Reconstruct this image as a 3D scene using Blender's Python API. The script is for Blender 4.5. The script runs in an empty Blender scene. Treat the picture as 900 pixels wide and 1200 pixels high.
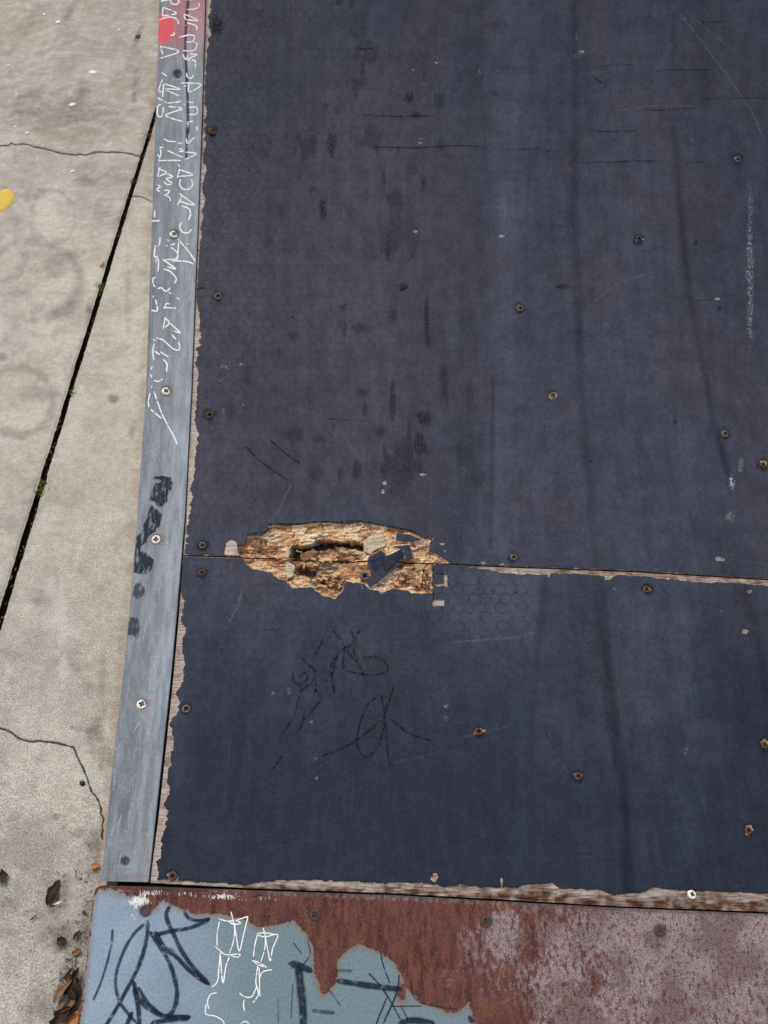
import bpy, math, random
import numpy as np

rng = np.random.default_rng(7)
random.seed(7)
SC = bpy.context.scene
COL = SC.collection

# ------------------------------------------------------------------ camera, world, sun, exposure
U = 1.1                       # metres from the lens to the foot of the plywood
F = 900.0                     # focal length in photo pixels (photo 900 x 1200)
TH = math.radians(35)         # camera pitch from straight down
Z0 = 0.066                    # height of the ramp surface at the foot of the plywood
VB = (600 - 1030) / F
HC = Z0 + U * (math.cos(TH) - VB * math.sin(TH))
cam_d = bpy.data.cameras.new('camera')
cam = bpy.data.objects.new('camera', cam_d)
COL.objects.link(cam)
cam.location = (0, 0, HC)
cam.rotation_euler = (TH, 0, 0)
cam_d.sensor_fit = 'HORIZONTAL'
cam_d.sensor_width = 36
cam_d.lens = 36 * F / 900
cam_d.clip_start = 0.01
cam_d.clip_end = 1000
SC.camera = cam

SUN_EL, SUN_AZ = math.radians(58), math.radians(-32)     # azimuth from +Y towards +X
world = bpy.data.worlds.new('World')
SC.world = world
world.use_nodes = True
wn, wl = world.node_tree.nodes, world.node_tree.links
sky = wn.new('ShaderNodeTexSky')
sky.sky_type = 'NISHITA'
sky.sun_disc = False
sky.sun_elevation = SUN_EL
sky.sun_rotation = SUN_AZ
sky.air_density = 1.0
sky.dust_density = 5.0
sky.ozone_density = 1.0
hs = wn.new('ShaderNodeHueSaturation')
hs.inputs['Saturation'].default_value = 0.42
wl.new(sky.outputs[0], hs.inputs['Color'])
wl.new(hs.outputs[0], wn['Background'].inputs[0])
wn['Background'].inputs[1].default_value = 0.12

sun_d = bpy.data.lights.new('sun', 'SUN')
sun_d.energy = 1.25
sun_d.angle = math.radians(16)
sun_d.color = (1.0, 0.95, 0.88)
sun = bpy.data.objects.new('sun', sun_d)
COL.objects.link(sun)
sun.rotation_euler = (math.pi / 2 - SUN_EL, 0, -SUN_AZ + math.pi)
sun.location = (0, 0, 5)

SC.view_settings.view_transform = 'Standard'
SC.view_settings.look = 'None'
SC.view_settings.gamma = 1
SC.view_settings.exposure = 0.22
SC.view_settings.use_curve_mapping = False

# ------------------------------------------------------------------ the ramp's curved profile
A0 = math.radians(24.0)
RAD = 3.5 * U
ST = np.linspace(-0.7, 2.2, 2901)
aa = np.where(ST > 0, A0 - ST / RAD, A0)
d_s = ST[1] - ST[0]
hh = np.concatenate([[0], np.cumsum((np.cos(aa)[1:] + np.cos(aa)[:-1]) / 2 * d_s)])
dd = np.concatenate([[0], np.cumsum((np.sin(aa)[1:] + np.sin(aa)[:-1]) / 2 * d_s)])
i0 = np.argmin(abs(ST))
HT = hh - hh[i0] + VB * U
DT = dd - dd[i0] + U
VT = HT / DT
YT = DT * math.sin(TH) + HT * math.cos(TH)
ZT = HC - DT * math.cos(TH) + HT * math.sin(TH)
ALT = TH - aa                                  # slope of the surface in the world


def S_of(py):
    return np.interp((600 - np.asarray(py, float)) / F, VT, ST)


def D_of(s):
    return np.interp(s, ST, DT)


def X_of(px, s):
    return (np.asarray(px, float) - 450) / F * D_of(s)


def px_of(X, s):
    return 450 + F * X / D_of(s)


def py_of(s):
    return 600 - F * np.interp(s, ST, VT)


def W(X, s, z=0.0):
    """ramp coordinates -> world (N,3); z is the height above the surface"""
    X, s, z = np.broadcast_arrays(np.asarray(X, float), np.asarray(s, float), np.asarray(z, float))
    al = np.interp(s, ST, ALT)
    Y = np.interp(s, ST, YT) - np.sin(al) * z
    Z = np.interp(s, ST, ZT) + np.cos(al) * z
    return np.stack([X, Y, Z], -1)


def ground(px, py, z=0.0):
    v = (600 - np.asarray(py, float)) / F
    x = (np.asarray(px, float) - 450) / F
    dz = -math.cos(TH) + v * math.sin(TH)
    t = (z - HC) / dz
    return np.stack([x * t, (math.sin(TH) + v * math.cos(TH)) * t, np.zeros_like(t) + z], -1)


def ground_px(P):
    Y, Z = P[..., 1], P[..., 2] - HC
    D = Y * math.sin(TH) - Z * math.cos(TH)
    h = Y * math.cos(TH) + Z * math.sin(TH)
    D = np.maximum(D, 0.02)
    return 450 + F * P[..., 0] / D, 600 - F * h / D


# ------------------------------------------------------------------ numpy noise and distance fields
def hash2(ix, iy, seed):
    n = (ix.astype(np.int64) * 374761393 + iy.astype(np.int64) * 668265263 + seed * 982451653) & 0xffffffff
    n = ((n ^ (n >> 13)) * 1274126177) & 0xffffffff
    n = n ^ (n >> 16)
    return (n & 0xffffff) / float(0xffffff)


def vnoise(x, y, seed=0):
    ix, iy = np.floor(x), np.floor(y)
    fx, fy = x - ix, y - iy
    fx = fx * fx * (3 - 2 * fx)
    fy = fy * fy * (3 - 2 * fy)
    a = hash2(ix, iy, seed)
    b = hash2(ix + 1, iy, seed)
    c = hash2(ix, iy + 1, seed)
    d = hash2(ix + 1, iy + 1, seed)
    return (a * (1 - fx) + b * fx) * (1 - fy) + (c * (1 - fx) + d * fx) * fy


def fbm(x, y, seed=0, octv=4):
    s, a, t = 0.0, 1.0, 0.0
    for k in range(octv):
        s = s + a * vnoise(x * 2 ** k, y * 2 ** k, seed + k * 17)
        t += a
        a *= 0.5
    return s / t


def worley(x, y, seed=0):
    """cell id noise (0..1) and distance to the cell border"""
    ix, iy = np.floor(x), np.floor(y)
    d1, d2, cid = np.full(x.shape, 9.0), np.full(x.shape, 9.0), np.zeros(x.shape)
    for dx in (-1, 0, 1):
        for dy in (-1, 0, 1):
            cx, cy = ix + dx, iy + dy
            d = np.hypot(cx + hash2(cx, cy, seed) - x, cy + hash2(cx, cy, seed + 5) - y)
            nearer = d < d1
            d2 = np.where(nearer, d1, np.minimum(d2, d))
            cid = np.where(nearer, hash2(cx, cy, seed + 9), cid)
            d1 = np.where(nearer, d, d1)
    return cid, d2 - d1


def sstep(a, b, x):
    t = np.clip((x - a) / (b - a), 0, 1)
    return t * t * (3 - 2 * t)


def near(px, py, pts, m):
    p = np.asarray(pts, float)
    return np.nonzero((px > p[:, 0].min() - m) & (px < p[:, 0].max() + m) & (py > p[:, 1].min() - m) & (py < p[:, 1].max() + m))[0]


def line_dist(px, py, pts):
    p = np.asarray(pts, float)
    best = np.full(px.shape, 1e9)
    for a, b in zip(p[:-1], p[1:]):
        ab = b - a
        L = max((ab ** 2).sum(), 1e-9)
        t = np.clip(((px - a[0]) * ab[0] + (py - a[1]) * ab[1]) / L, 0, 1)
        best = np.minimum(best, np.hypot(px - a[0] - t * ab[0], py - a[1] - t * ab[1]))
    return best


def poly_sdf(px, py, pts):
    """positive inside"""
    p = np.asarray(pts, float)
    d = line_dist(px, py, np.vstack([p, p[:1]]))
    inside = np.zeros(px.shape, bool)
    j = len(p) - 1
    for i in range(len(p)):
        xi, yi, xj, yj = p[i, 0], p[i, 1], p[j, 0], p[j, 1]
        c = ((yi > py) != (yj > py)) & (px < (xj - xi) * (py - yi) / (yj - yi + 1e-12) + xi)
        inside ^= c
        j = i
    return np.where(inside, d, -d)


def crop(ox, oy, k, pts):
    return [(ox + x / k, oy + y / k) for x, y in pts]


# ------------------------------------------------------------------ object helpers
def tag(o, label=None, cat=None, group=None, kind=None):
    if label: o['label'] = label
    if cat: o['category'] = cat
    if group: o['group'] = group
    if kind: o['kind'] = kind
    return o


def empty(name, loc=(0, 0, 0)):
    o = bpy.data.objects.new(name, None)
    o.empty_display_size = 0.05
    o.location = loc
    COL.objects.link(o)
    return o


def mesh_obj(name, verts, faces, mats, parent=None, attrs=None, smooth=True, midx=None):
    me = bpy.data.meshes.new(name)
    verts = np.asarray(verts, np.float32).reshape(-1, 3)
    if isinstance(faces, np.ndarray):
        n, k = faces.shape
        me.vertices.add(len(verts))
        me.vertices.foreach_set('co', verts.ravel())
        me.loops.add(n * k)
        me.loops.foreach_set('vertex_index', faces.astype(np.int32).ravel())
        me.polygons.add(n)
        me.polygons.foreach_set('loop_start', np.arange(0, n * k, k, dtype=np.int32))
        me.update(calc_edges=True)
    else:
        me.from_pydata(verts.tolist(), [], faces)
    if not isinstance(mats, (list, tuple)): mats = [mats]
    for m in mats: me.materials.append(m)
    me.polygons.foreach_set('use_smooth', np.full(len(me.polygons), smooth, bool))
    if midx is not None: me.polygons.foreach_set('material_index', np.asarray(midx, np.int32))
    for nm, v in (attrs or {}).items():
        v = np.asarray(v, np.float32)
        if v.ndim == 2:
            a = me.attributes.new(nm, 'FLOAT_VECTOR', 'POINT')
            a.data.foreach_set('vector', v.ravel())
        else:
            a = me.attributes.new(nm, 'FLOAT', 'POINT')
            a.data.foreach_set('value', v.ravel())
    me.update()
    o = bpy.data.objects.new(name, me)
    COL.objects.link(o)
    if parent: o.parent = parent
    return o


def grid_faces(nr, nc, keep=None):
    i = np.arange(nr * nc).reshape(nr, nc)
    f = np.stack([i[:-1, :-1], i[:-1, 1:], i[1:, 1:], i[1:, :-1]], -1).reshape(-1, 4)
    if keep is not None: f = f[keep.ravel()]
    return f


# ------------------------------------------------------------------ shader node helpers
class NT:
    def __init__(self, name):
        self.m = bpy.data.materials.new(name)
        self.m.use_nodes = True
        self.t = self.m.node_tree
        self.n, self.l = self.t.nodes, self.t.links
        self.b = self.n['Principled BSDF']
        self.out = self.n['Material Output']

    def put(self, sock, v):
        if v is None: return
        if isinstance(v, bpy.types.NodeSocket): self.l.new(v, sock)
        elif isinstance(v, (tuple, list)) and len(v) == 3 and sock.type == 'RGBA': sock.default_value = (*v, 1)
        else: sock.default_value = v

    def attr(self, name, vec=False):
        a = self.n.new('ShaderNodeAttribute')
        a.attribute_name = name
        return a.outputs['Vector'] if vec else a.outputs['Fac']

    def pos(self):
        return self.n.new('ShaderNodeNewGeometry').outputs['Position']

    def math(self, op, a, b=None, c=None, clamp=False):
        m = self.n.new('ShaderNodeMath')
        m.operation = op
        m.use_clamp = clamp
        for i, v in enumerate((a, b, c)):
            self.put(m.inputs[i], v)
        return m.outputs[0]

    def vmath(self, op, a, b=None, out=0):
        m = self.n.new('ShaderNodeVectorMath')
        m.operation = op
        self.put(m.inputs[0], a)
        if b is not None: self.put(m.inputs[1], b)
        return m.outputs['Value'] if op in ('DOT_PRODUCT', 'LENGTH', 'DISTANCE') else m.outputs[0]

    def scale(self, v, s):
        return self.vmath('MULTIPLY', v, s)

    def noise(self, vec, scale, detail=3, rough=0.5, dist=0.0):
        t = self.n.new('ShaderNodeTexNoise')
        self.put(t.inputs['Vector'], vec)
        t.inputs['Scale'].default_value = scale
        t.inputs['Detail'].default_value = detail
        t.inputs['Roughness'].default_value = rough
        t.inputs['Distortion'].default_value = dist
        return t.outputs['Fac']

    def voro(self, vec, scale, feature='F1', out='Distance'):
        t = self.n.new('ShaderNodeTexVoronoi')
        t.feature = feature
        self.put(t.inputs['Vector'], vec)
        t.inputs['Scale'].default_value = scale
        return t.outputs[out]

    def step(self, x, a, b, lo=0.0, hi=1.0):
        m = self.n.new('ShaderNodeMapRange')
        m.interpolation_type = 'SMOOTHSTEP'
        self.put(m.inputs['Value'], x)
        m.inputs['From Min'].default_value = a
        m.inputs['From Max'].default_value = b
        m.inputs['To Min'].default_value = lo
        m.inputs['To Max'].default_value = hi
        return m.outputs[0]

    def mix(self, f, a, b, mode='MIX'):
        m = self.n.new('ShaderNodeMix')
        m.data_type = 'RGBA'
        m.blend_type = mode
        self.put(m.inputs['Factor'], f)
        self.put(m.inputs[6], a)
        self.put(m.inputs[7], b)
        return m.outputs[2]

    def mixf(self, f, a, b):
        m = self.n.new('ShaderNodeMix')
        m.data_type = 'FLOAT'
        self.put(m.inputs['Factor'], f)
        self.put(m.inputs[2], a)
        self.put(m.inputs[3], b)
        return m.outputs[0]

    def ramp(self, f, stops):
        r = self.n.new('ShaderNodeValToRGB')
        self.put(r.inputs[0], f)
        e = r.color_ramp.elements
        while len(e) < len(stops): e.new(0.5)
        for x, (p, c) in zip(e, stops):
            x.position = p
            x.color = (*c, 1)
        return r.outputs[0]

    def bump(self, h, dist, strength=1.0, normal=None):
        b = self.n.new('ShaderNodeBump')
        b.inputs['Distance'].default_value = dist
        self.put(b.inputs['Strength'], strength)
        self.put(b.inputs['Height'], h)
        if normal is not None: self.put(b.inputs['Normal'], normal)
        return b.outputs[0]

    def fin(self, col=None, rough=None, normal=None, metal=None, spec=None, alpha=None):
        self.put(self.b.inputs['Base Color'], col)
        self.put(self.b.inputs['Roughness'], rough)
        self.put(self.b.inputs['Metallic'], metal)
        self.put(self.b.inputs['Specular IOR Level'], spec)
        self.put(self.b.inputs['Alpha'], alpha)
        if normal is not None: self.put(self.b.inputs['Normal'], normal)
        return self.m


def wood_nodes(t, sv):
    """weathered softwood veneer, grain running across the ramp; sv = (X, s) in metres"""
    g1 = t.noise(t.scale(sv, (40, 420, 1)), 1.0, 4, 0.6)
    g2 = t.noise(t.scale(sv, (700, 90, 1)), 1.0, 3, 0.6)
    g3 = t.noise(sv, 60, 3, 0.5)
    return g1, g2, g3


def make_sheet_mat():
    t = NT('phenolic_film_plywood')
    sv = t.attr('surf', True)
    film, tone, dust = t.attr('film'), t.attr('tone'), t.attr('dust')
    dark, hexm, rot_shade = t.attr('dark'), t.attr('hexm'), t.attr('rot_shade')
    warm = t.attr('warm')
    fine = t.noise(sv, 900, 2, 0.6)
    edge = t.math('MULTIPLY_ADD', t.math('SUBTRACT', t.noise(sv, 420, 3, 0.6), 0.5), 2.6, film)
    mask = t.step(edge, -0.45, 0.45)
    # hexagon mesh print
    p = t.vmath('ADD', t.scale(sv, (1 / 0.0172,) * 3), (500.0, 500.0, 0))
    r = (1.0, 1.7320508, 1.0)
    a = t.vmath('SUBTRACT', t.vmath('MODULO', p, r), (0.5, 0.8660254, 0))
    b = t.vmath('SUBTRACT', t.vmath('MODULO', t.vmath('SUBTRACT', p, (0.5, 0.8660254, 0)), r), (0.5, 0.8660254, 0))
    a = t.scale(a, (1, 1, 0))
    b = t.scale(b, (1, 1, 0))
    la, lb = t.vmath('DOT_PRODUCT', a, a), t.vmath('DOT_PRODUCT', b, b)
    pick = t.math('LESS_THAN', la, lb)
    mv = t.n.new('ShaderNodeMix')
    mv.data_type = 'VECTOR'
    t.put(mv.inputs[0], pick)
    t.put(mv.inputs[4], b)
    t.put(mv.inputs[5], a)
    gv = t.vmath('ABSOLUTE', mv.outputs[1])
    hd = t.math('MAXIMUM', t.vmath('DOT_PRODUCT', gv, (0.5, 0.8660254, 0)), t.vmath('DOT_PRODUCT', gv, (1, 0, 0)))
    hexl = t.step(hd, 0.385, 0.47)
    wearn = t.step(t.noise(sv, 60, 5, 0.75), 0.40, 0.60)
    hexk = t.math('MULTIPLY', t.math('MULTIPLY', hexl, hexm), wearn)
    cell = t.math('MULTIPLY', t.math('SUBTRACT', 1.0, hexl), hexm)
    # film colour
    n1 = t.noise(sv, 5.5, 5, 0.6)
    n2 = t.noise(t.scale(sv, (60, 7, 1)), 1.0, 4, 0.6)
    n3 = t.noise(sv, 130, 4, 0.7)
    n6 = t.noise(sv, 28, 5, 0.7)
    n7 = t.noise(sv, 430, 3, 0.75)
    colA = t.mix(t.step(n1, 0.38, 0.62), (0.0460, 0.0540, 0.0790), (0.0540, 0.0555, 0.0780))
    colA = t.mix(warm, colA, (0.0620, 0.0590, 0.0780))
    colA = t.mix(t.attr('navy_falloff'), colA, (0.0215, 0.0275, 0.0430))
    k = t.math('MULTIPLY', tone, t.step(n2, 0.33, 0.67, 0.91, 1.09))
    k = t.math('MULTIPLY', k, t.step(n3, 0.34, 0.66, 0.90, 1.10))
    k = t.math('MULTIPLY', k, t.step(n6, 0.34, 0.66, 0.87, 1.13))
    k = t.math('MULTIPLY', k, t.step(n7, 0.34, 0.66, 0.82, 1.18))
    k = t.math('MULTIPLY', k, t.step(fine, 0.3, 0.7, 0.80, 1.20))
    k = t.math('MULTIPLY', k, t.math('MULTIPLY_ADD', hexk, -0.38, 1.0))
    k = t.math('MULTIPLY', k, t.math('MULTIPLY_ADD', cell, 0.14, 1.0))
    colA = t.mix(1.0, colA, k, 'MULTIPLY')
    # rub marks: films of dust rubbed along the riding line
    rub = t.step(t.noise(t.scale(sv, (130, 5, 1)), 1.0, 5, 0.65, 0.3), 0.56, 0.70)
    rub = t.math('MULTIPLY', rub, t.step(n6, 0.40, 0.62))
    colA = t.mix(t.math('MULTIPLY', rub, 0.08), colA, (0.16, 0.17, 0.20))
    # fine scuffs
    sc = t.step(t.noise(t.scale(sv, (22, 330, 1)), 1.0, 2, 0.5), 0.64, 0.74)
    sc = t.math('MULTIPLY', sc, t.step(n1, 0.42, 0.62))
    colA = t.mix(t.math('MULTIPLY', sc, 0.10), colA, (0.2, 0.2, 0.22))
    speck = t.step(t.noise(sv, 330, 1, 0.5), 0.745, 0.80)
    colA = t.mix(t.math('MULTIPLY', speck, 0.30), colA, (0.30, 0.30, 0.31))
    pit = t.step(t.noise(t.scale(sv, (250, 190, 1)), 1.0, 2, 0.5), 0.29, 0.23)
    colA = t.mix(t.math('MULTIPLY', pit, 0.6), colA, (0.012, 0.013, 0.02))
    dn = t.math('MULTIPLY', dust, t.step(t.noise(t.scale(sv, (330, 200, 1)), 1.0, 3, 0.7), 0.46, 0.62))
    colA = t.mix(dn, colA, (0.42, 0.43, 0.45))
    dk = t.math('MULTIPLY', dark, t.step(t.noise(t.scale(sv, (330, 210, 1)), 1.0, 4, 0.75), 0.36, 0.52))
    colA = t.mix(dk, colA, (0.0050, 0.0060, 0.011))
    # wood colour
    g1, g2, g3 = wood_nodes(t, sv)
    g4 = t.noise(t.scale(sv, (70, 160, 1)), 1.0, 4, 0.7)
    w = t.mix(t.step(g1, 0.38, 0.62), (0.50, 0.29, 0.125), (0.80, 0.58, 0.34))
    w = t.mix(t.step(g4, 0.50, 0.64, 0, 0.8), w, (0.50, 0.225, 0.075))
    w = t.mix(t.step(g2, 0.56, 0.70, 0, 0.75), w, (0.17, 0.075, 0.03))
    w = t.mix(t.step(g1, 0.37, 0.31, 0, 0.55), w, (0.085, 0.04, 0.02))
    g5 = t.noise(t.scale(sv, (45, 110, 1)), 1.0, 3, 0.6)
    w = t.mix(t.step(g5, 0.45, 0.58, 0, 0.75), w, t.mix(t.step(g2, 0.4, 0.6), (0.86, 0.64, 0.40), (0.70, 0.42, 0.21)))
    pv = t.math('ADD', t.attr('plyt'), t.math('MULTIPLY', t.math('SUBTRACT', g4, 0.5), 0.5))
    pc = t.ramp(pv, [(0.10, (0.34, 0.13, 0.045)), (0.28, (0.64, 0.29, 0.10)), (0.44, (0.84, 0.48, 0.21)), (0.62, (0.90, 0.61, 0.34)), (0.78, (0.93, 0.79, 0.58))])
    w = t.mix(0.78, w, t.mix(1.0, pc, t.step(g1, 0.36, 0.64, 0.86, 1.16), 'MULTIPLY'))
    gr = t.mix(t.step(g1, 0.38, 0.62), (0.34, 0.285, 0.25), (0.60, 0.53, 0.48))
    gr = t.mix(t.step(g3, 0.56, 0.66, 0, 0.6), gr, (0.22, 0.125, 0.095))
    gr = t.mix(t.step(g2, 0.58, 0.70, 0, 0.7), gr, (0.10, 0.07, 0.055))
    w = t.mix(t.attr('grey'), w, gr)
    rot_shade_n = t.math('MULTIPLY', rot_shade, t.step(g3, 0.35, 0.6, 0.6, 1.0), clamp=True)
    w = t.mix(rot_shade_n, w, t.mix(t.step(g1, 0.40, 0.62), (0.035, 0.015, 0.009), (0.15, 0.065, 0.03)))
    w = t.mix(t.step(rot_shade, 1.0, 1.5), w, (0.012, 0.007, 0.005))  # near-black stands for the undercut shade in the hole's voids
    col = t.mix(mask, w, colA)
    rough = t.mixf(mask, 0.85, t.math('MULTIPLY_ADD', n2, 0.22, 0.48))
    # relief
    hgt = t.math('MULTIPLY_ADD', hexk, -0.38, t.math('MULTIPLY', n3, 0.7))
    hgt = t.math('MULTIPLY_ADD', fine, 0.45, hgt)
    hw = t.math('ADD', t.math('MULTIPLY', g1, 1.6), t.math('MULTIPLY', g2, 1.2))
    hall = t.mixf(mask, hw, t.math('ADD', hgt, 1.2))
    return t.fin(col, rough, t.bump(hall, 0.0007, t.mixf(mask, 1.0, 0.5)), 0.0, t.mixf(mask, 0.3, 0.07))


def make_wood_mat(name, ca, cb, grey=0.0):
    t = NT(name)
    o = t.n.new('ShaderNodeTexCoord').outputs['Object']
    g1 = t.noise(t.scale(o, (60, 500, 500)), 1.0, 4, 0.6)
    g2 = t.noise(o, 240, 4, 0.6)
    w = t.mix(t.step(g1, 0.40, 0.60), ca, cb)
    w = t.mix(t.step(g2, 0.54, 0.66, 0, 0.7), w, tuple(x * 0.35 for x in ca))
    return t.fin(w, 0.85, t.bump(t.math('ADD', g1, g2), 0.0006, 0.8))


def make_trim_mat():
    t = NT('worn_galvanised_steel')
    sv = t.attr('surf', True)
    red, rust, tone, band = t.attr('red'), t.attr('rust'), t.attr('tone'), t.attr('band')
    n1 = t.noise(t.scale(sv, (90, 14, 1)), 1.0, 5, 0.62)
    n2 = t.noise(sv, 70, 5, 0.65)
    n3 = t.noise(sv, 900, 2, 0.6)
    scr = t.step(t.noise(t.scale(sv, (700, 22, 1)), 1.0, 3, 0.55, 0.4), 0.60, 0.70)
    scr2 = t.step(t.noise(t.scale(sv, (60, 800, 1)), 1.0, 2, 0.5), 0.67, 0.75)
    col = t.mix(t.step(n1, 0.38, 0.62), (0.180, 0.206, 0.240), (0.280, 0.310, 0.350))
    col = t.mix(t.step(n2, 0.5, 0.72, 0, 0.5), col, (0.24, 0.245, 0.275))
    col = t.mix(t.step(n2, 0.30, 0.42, 0.5, 0), col, (0.15, 0.17, 0.20))
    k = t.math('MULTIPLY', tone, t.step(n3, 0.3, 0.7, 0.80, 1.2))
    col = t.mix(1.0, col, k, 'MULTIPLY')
    col = t.mix(t.math('MULTIPLY', scr, 0.30), col, (0.60, 0.62, 0.65))
    gl = t.noise(sv, 210, 4, 0.75)
    col = t.mix(t.step(gl, 0.56, 0.70, 0, 0.55), col, (0.47, 0.50, 0.53))
    col = t.mix(t.step(gl, 0.42, 0.30, 0, 0.5), col, (0.13, 0.145, 0.165))
    col = t.mix(t.math('MULTIPLY', scr2, 0.22), col, (0.6, 0.62, 0.64))
    col = t.mix(t.math('MULTIPLY', band, t.step(n2, 0.2, 0.5, 0.5, 1.0)), col, (0.055, 0.062, 0.08))
    col = t.mix(red, col, (0.78, 0.055, 0.075))
    rn = t.math('MULTIPLY', rust, t.step(t.noise(sv, 350, 4, 0.7), 0.25, 0.65))
    col = t.mix(rn, col, (0.21, 0.105, 0.06))
    return t.fin(col, t.math('MULTIPLY_ADD', n2, 0.25, 0.42), t.bump(t.math('ADD', n2, t.math('MULTIPLY', n3, 0.4)), 0.0004, 0.5), 0.0, 0.35)


def make_plate_mat():
    t = NT('rusted_painted_steel')
    sv = t.attr('surf', True)
    paint, white, grime, pale = t.attr('paint'), t.attr('white'), t.attr('grime'), t.attr('pale')
    e = t.math('MULTIPLY_ADD', t.math('SUBTRACT', t.noise(sv, 150, 5, 0.75), 0.5), 13.0, paint)
    mask = t.step(e, -0.5, 0.5)
    halo = t.math('MULTIPLY', t.step(e, 7.5, 0.0), mask)
    n1 = t.noise(sv, 16, 5, 0.6)
    n2 = t.noise(t.scale(sv, (90, 30, 1)), 1.0, 5, 0.7)
    n3 = t.noise(sv, 300, 4, 0.75)
    n4 = t.noise(t.scale(sv, (170, 90, 1)), 1.0, 4, 0.7)
    n8 = t.noise(sv, 620, 3, 0.7)
    rust = t.mix(t.step(n2, 0.36, 0.64), (0.070, 0.030, 0.027), (0.185, 0.075, 0.055))
    rust = t.mix(t.step(n3, 0.52, 0.66, 0, 0.7), rust, (0.25, 0.105, 0.058))
    rust = t.mix(t.step(n3, 0.46, 0.34, 0, 0.85), rust, (0.042, 0.022, 0.024))
    rust = t.mix(t.step(n1, 0.44, 0.60, 0, 0.35), rust, (0.15, 0.075, 0.075))
    # bare mill scale showing between the rust on the right
    bare = t.mix(t.step(n1, 0.40, 0.60), (0.235, 0.195, 0.195), (0.41, 0.375, 0.385))
    bare = t.mix(t.step(n8, 0.36, 0.64), t.mix(0.5, bare, (0.12, 0.085, 0.09)), bare)
    pm = t.math('MULTIPLY', t.step(pale, 0.05, 0.6), t.step(t.math('MULTIPLY_ADD', pale, 0.26, n4), 0.55, 0.70), clamp=True)
    rust = t.mix(t.math('MULTIPLY', pm, 0.9), rust, bare)
    n9 = t.noise(t.scale(sv, (230, 150, 1)), 1.0, 4, 0.7)
    rust = t.mix(t.math('MULTIPLY', pale, t.step(n9, 0.53, 0.61, 0, 0.85)), rust, (0.105, 0.046, 0.038))
    rust = t.mix(t.step(n1, 0.58, 0.68, 0, 0.5), rust, (0.22, 0.088, 0.030))
    rust = t.mix(1.0, rust, t.step(n8, 0.32, 0.68, 0.6, 1.4), 'MULTIPLY')
    rust = t.mix(1.0, rust, (0.80, 0.74, 0.76), 'MULTIPLY')
    pt = t.mix(t.step(n1, 0.3, 0.7), (0.220, 0.300, 0.385), (0.265, 0.340, 0.420))
    teal = t.attr('teal')
    pt = t.mix(teal, pt, (0.150, 0.212, 0.240))
    pt = t.mix(1.0, pt, t.math('MULTIPLY', t.step(n3, 0.34, 0.66, 0.86, 1.14), t.step(n8, 0.3, 0.7, 0.94, 1.06)), 'MULTIPLY')
    pt = t.mix(t.step(n2, 0.60, 0.72, 0, 0.35), pt, (0.13, 0.15, 0.16))
    pt = t.mix(t.step(t.noise(t.scale(sv, (500, 40, 1)), 1.0, 3, 0.5), 0.70, 0.78, 0, 0.4), pt, (0.45, 0.5, 0.54))
    pt = t.mix(t.math('MULTIPLY', halo, t.step(n3, 0.35, 0.6, 0.25, 0.9)), pt, (0.20, 0.135, 0.085))
    col = t.mix(mask, rust, pt)
    wn_ = t.step(t.math('MULTIPLY_ADD', white, 0.24, t.noise(t.scale(sv, (330, 120, 1)), 1.0, 5, 0.8)), 0.66, 0.70)
    wn_ = t.math('MULTIPLY', wn_, t.step(white, 0.02, 0.1))
    col = t.mix(wn_, col, (0.72, 0.72, 0.70))
    col = t.mix(t.math('MULTIPLY', grime, t.step(n3, 0.2, 0.6, 0.5, 1.0)), col, (0.035, 0.03, 0.03))
    hgt = t.math('ADD', t.math('MULTIPLY', n3, t.mixf(mask, 0.9, 0.25)), t.math('MULTIPLY', t.math('ADD', mask, wn_), 0.5))
    return t.fin(col, t.mixf(mask, t.math('MULTIPLY_ADD', n3, 0.3, 0.5), 0.42), t.bump(hgt, 0.0007, 0.6), 0.0, t.mixf(mask, 0.15, 0.3))


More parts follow.
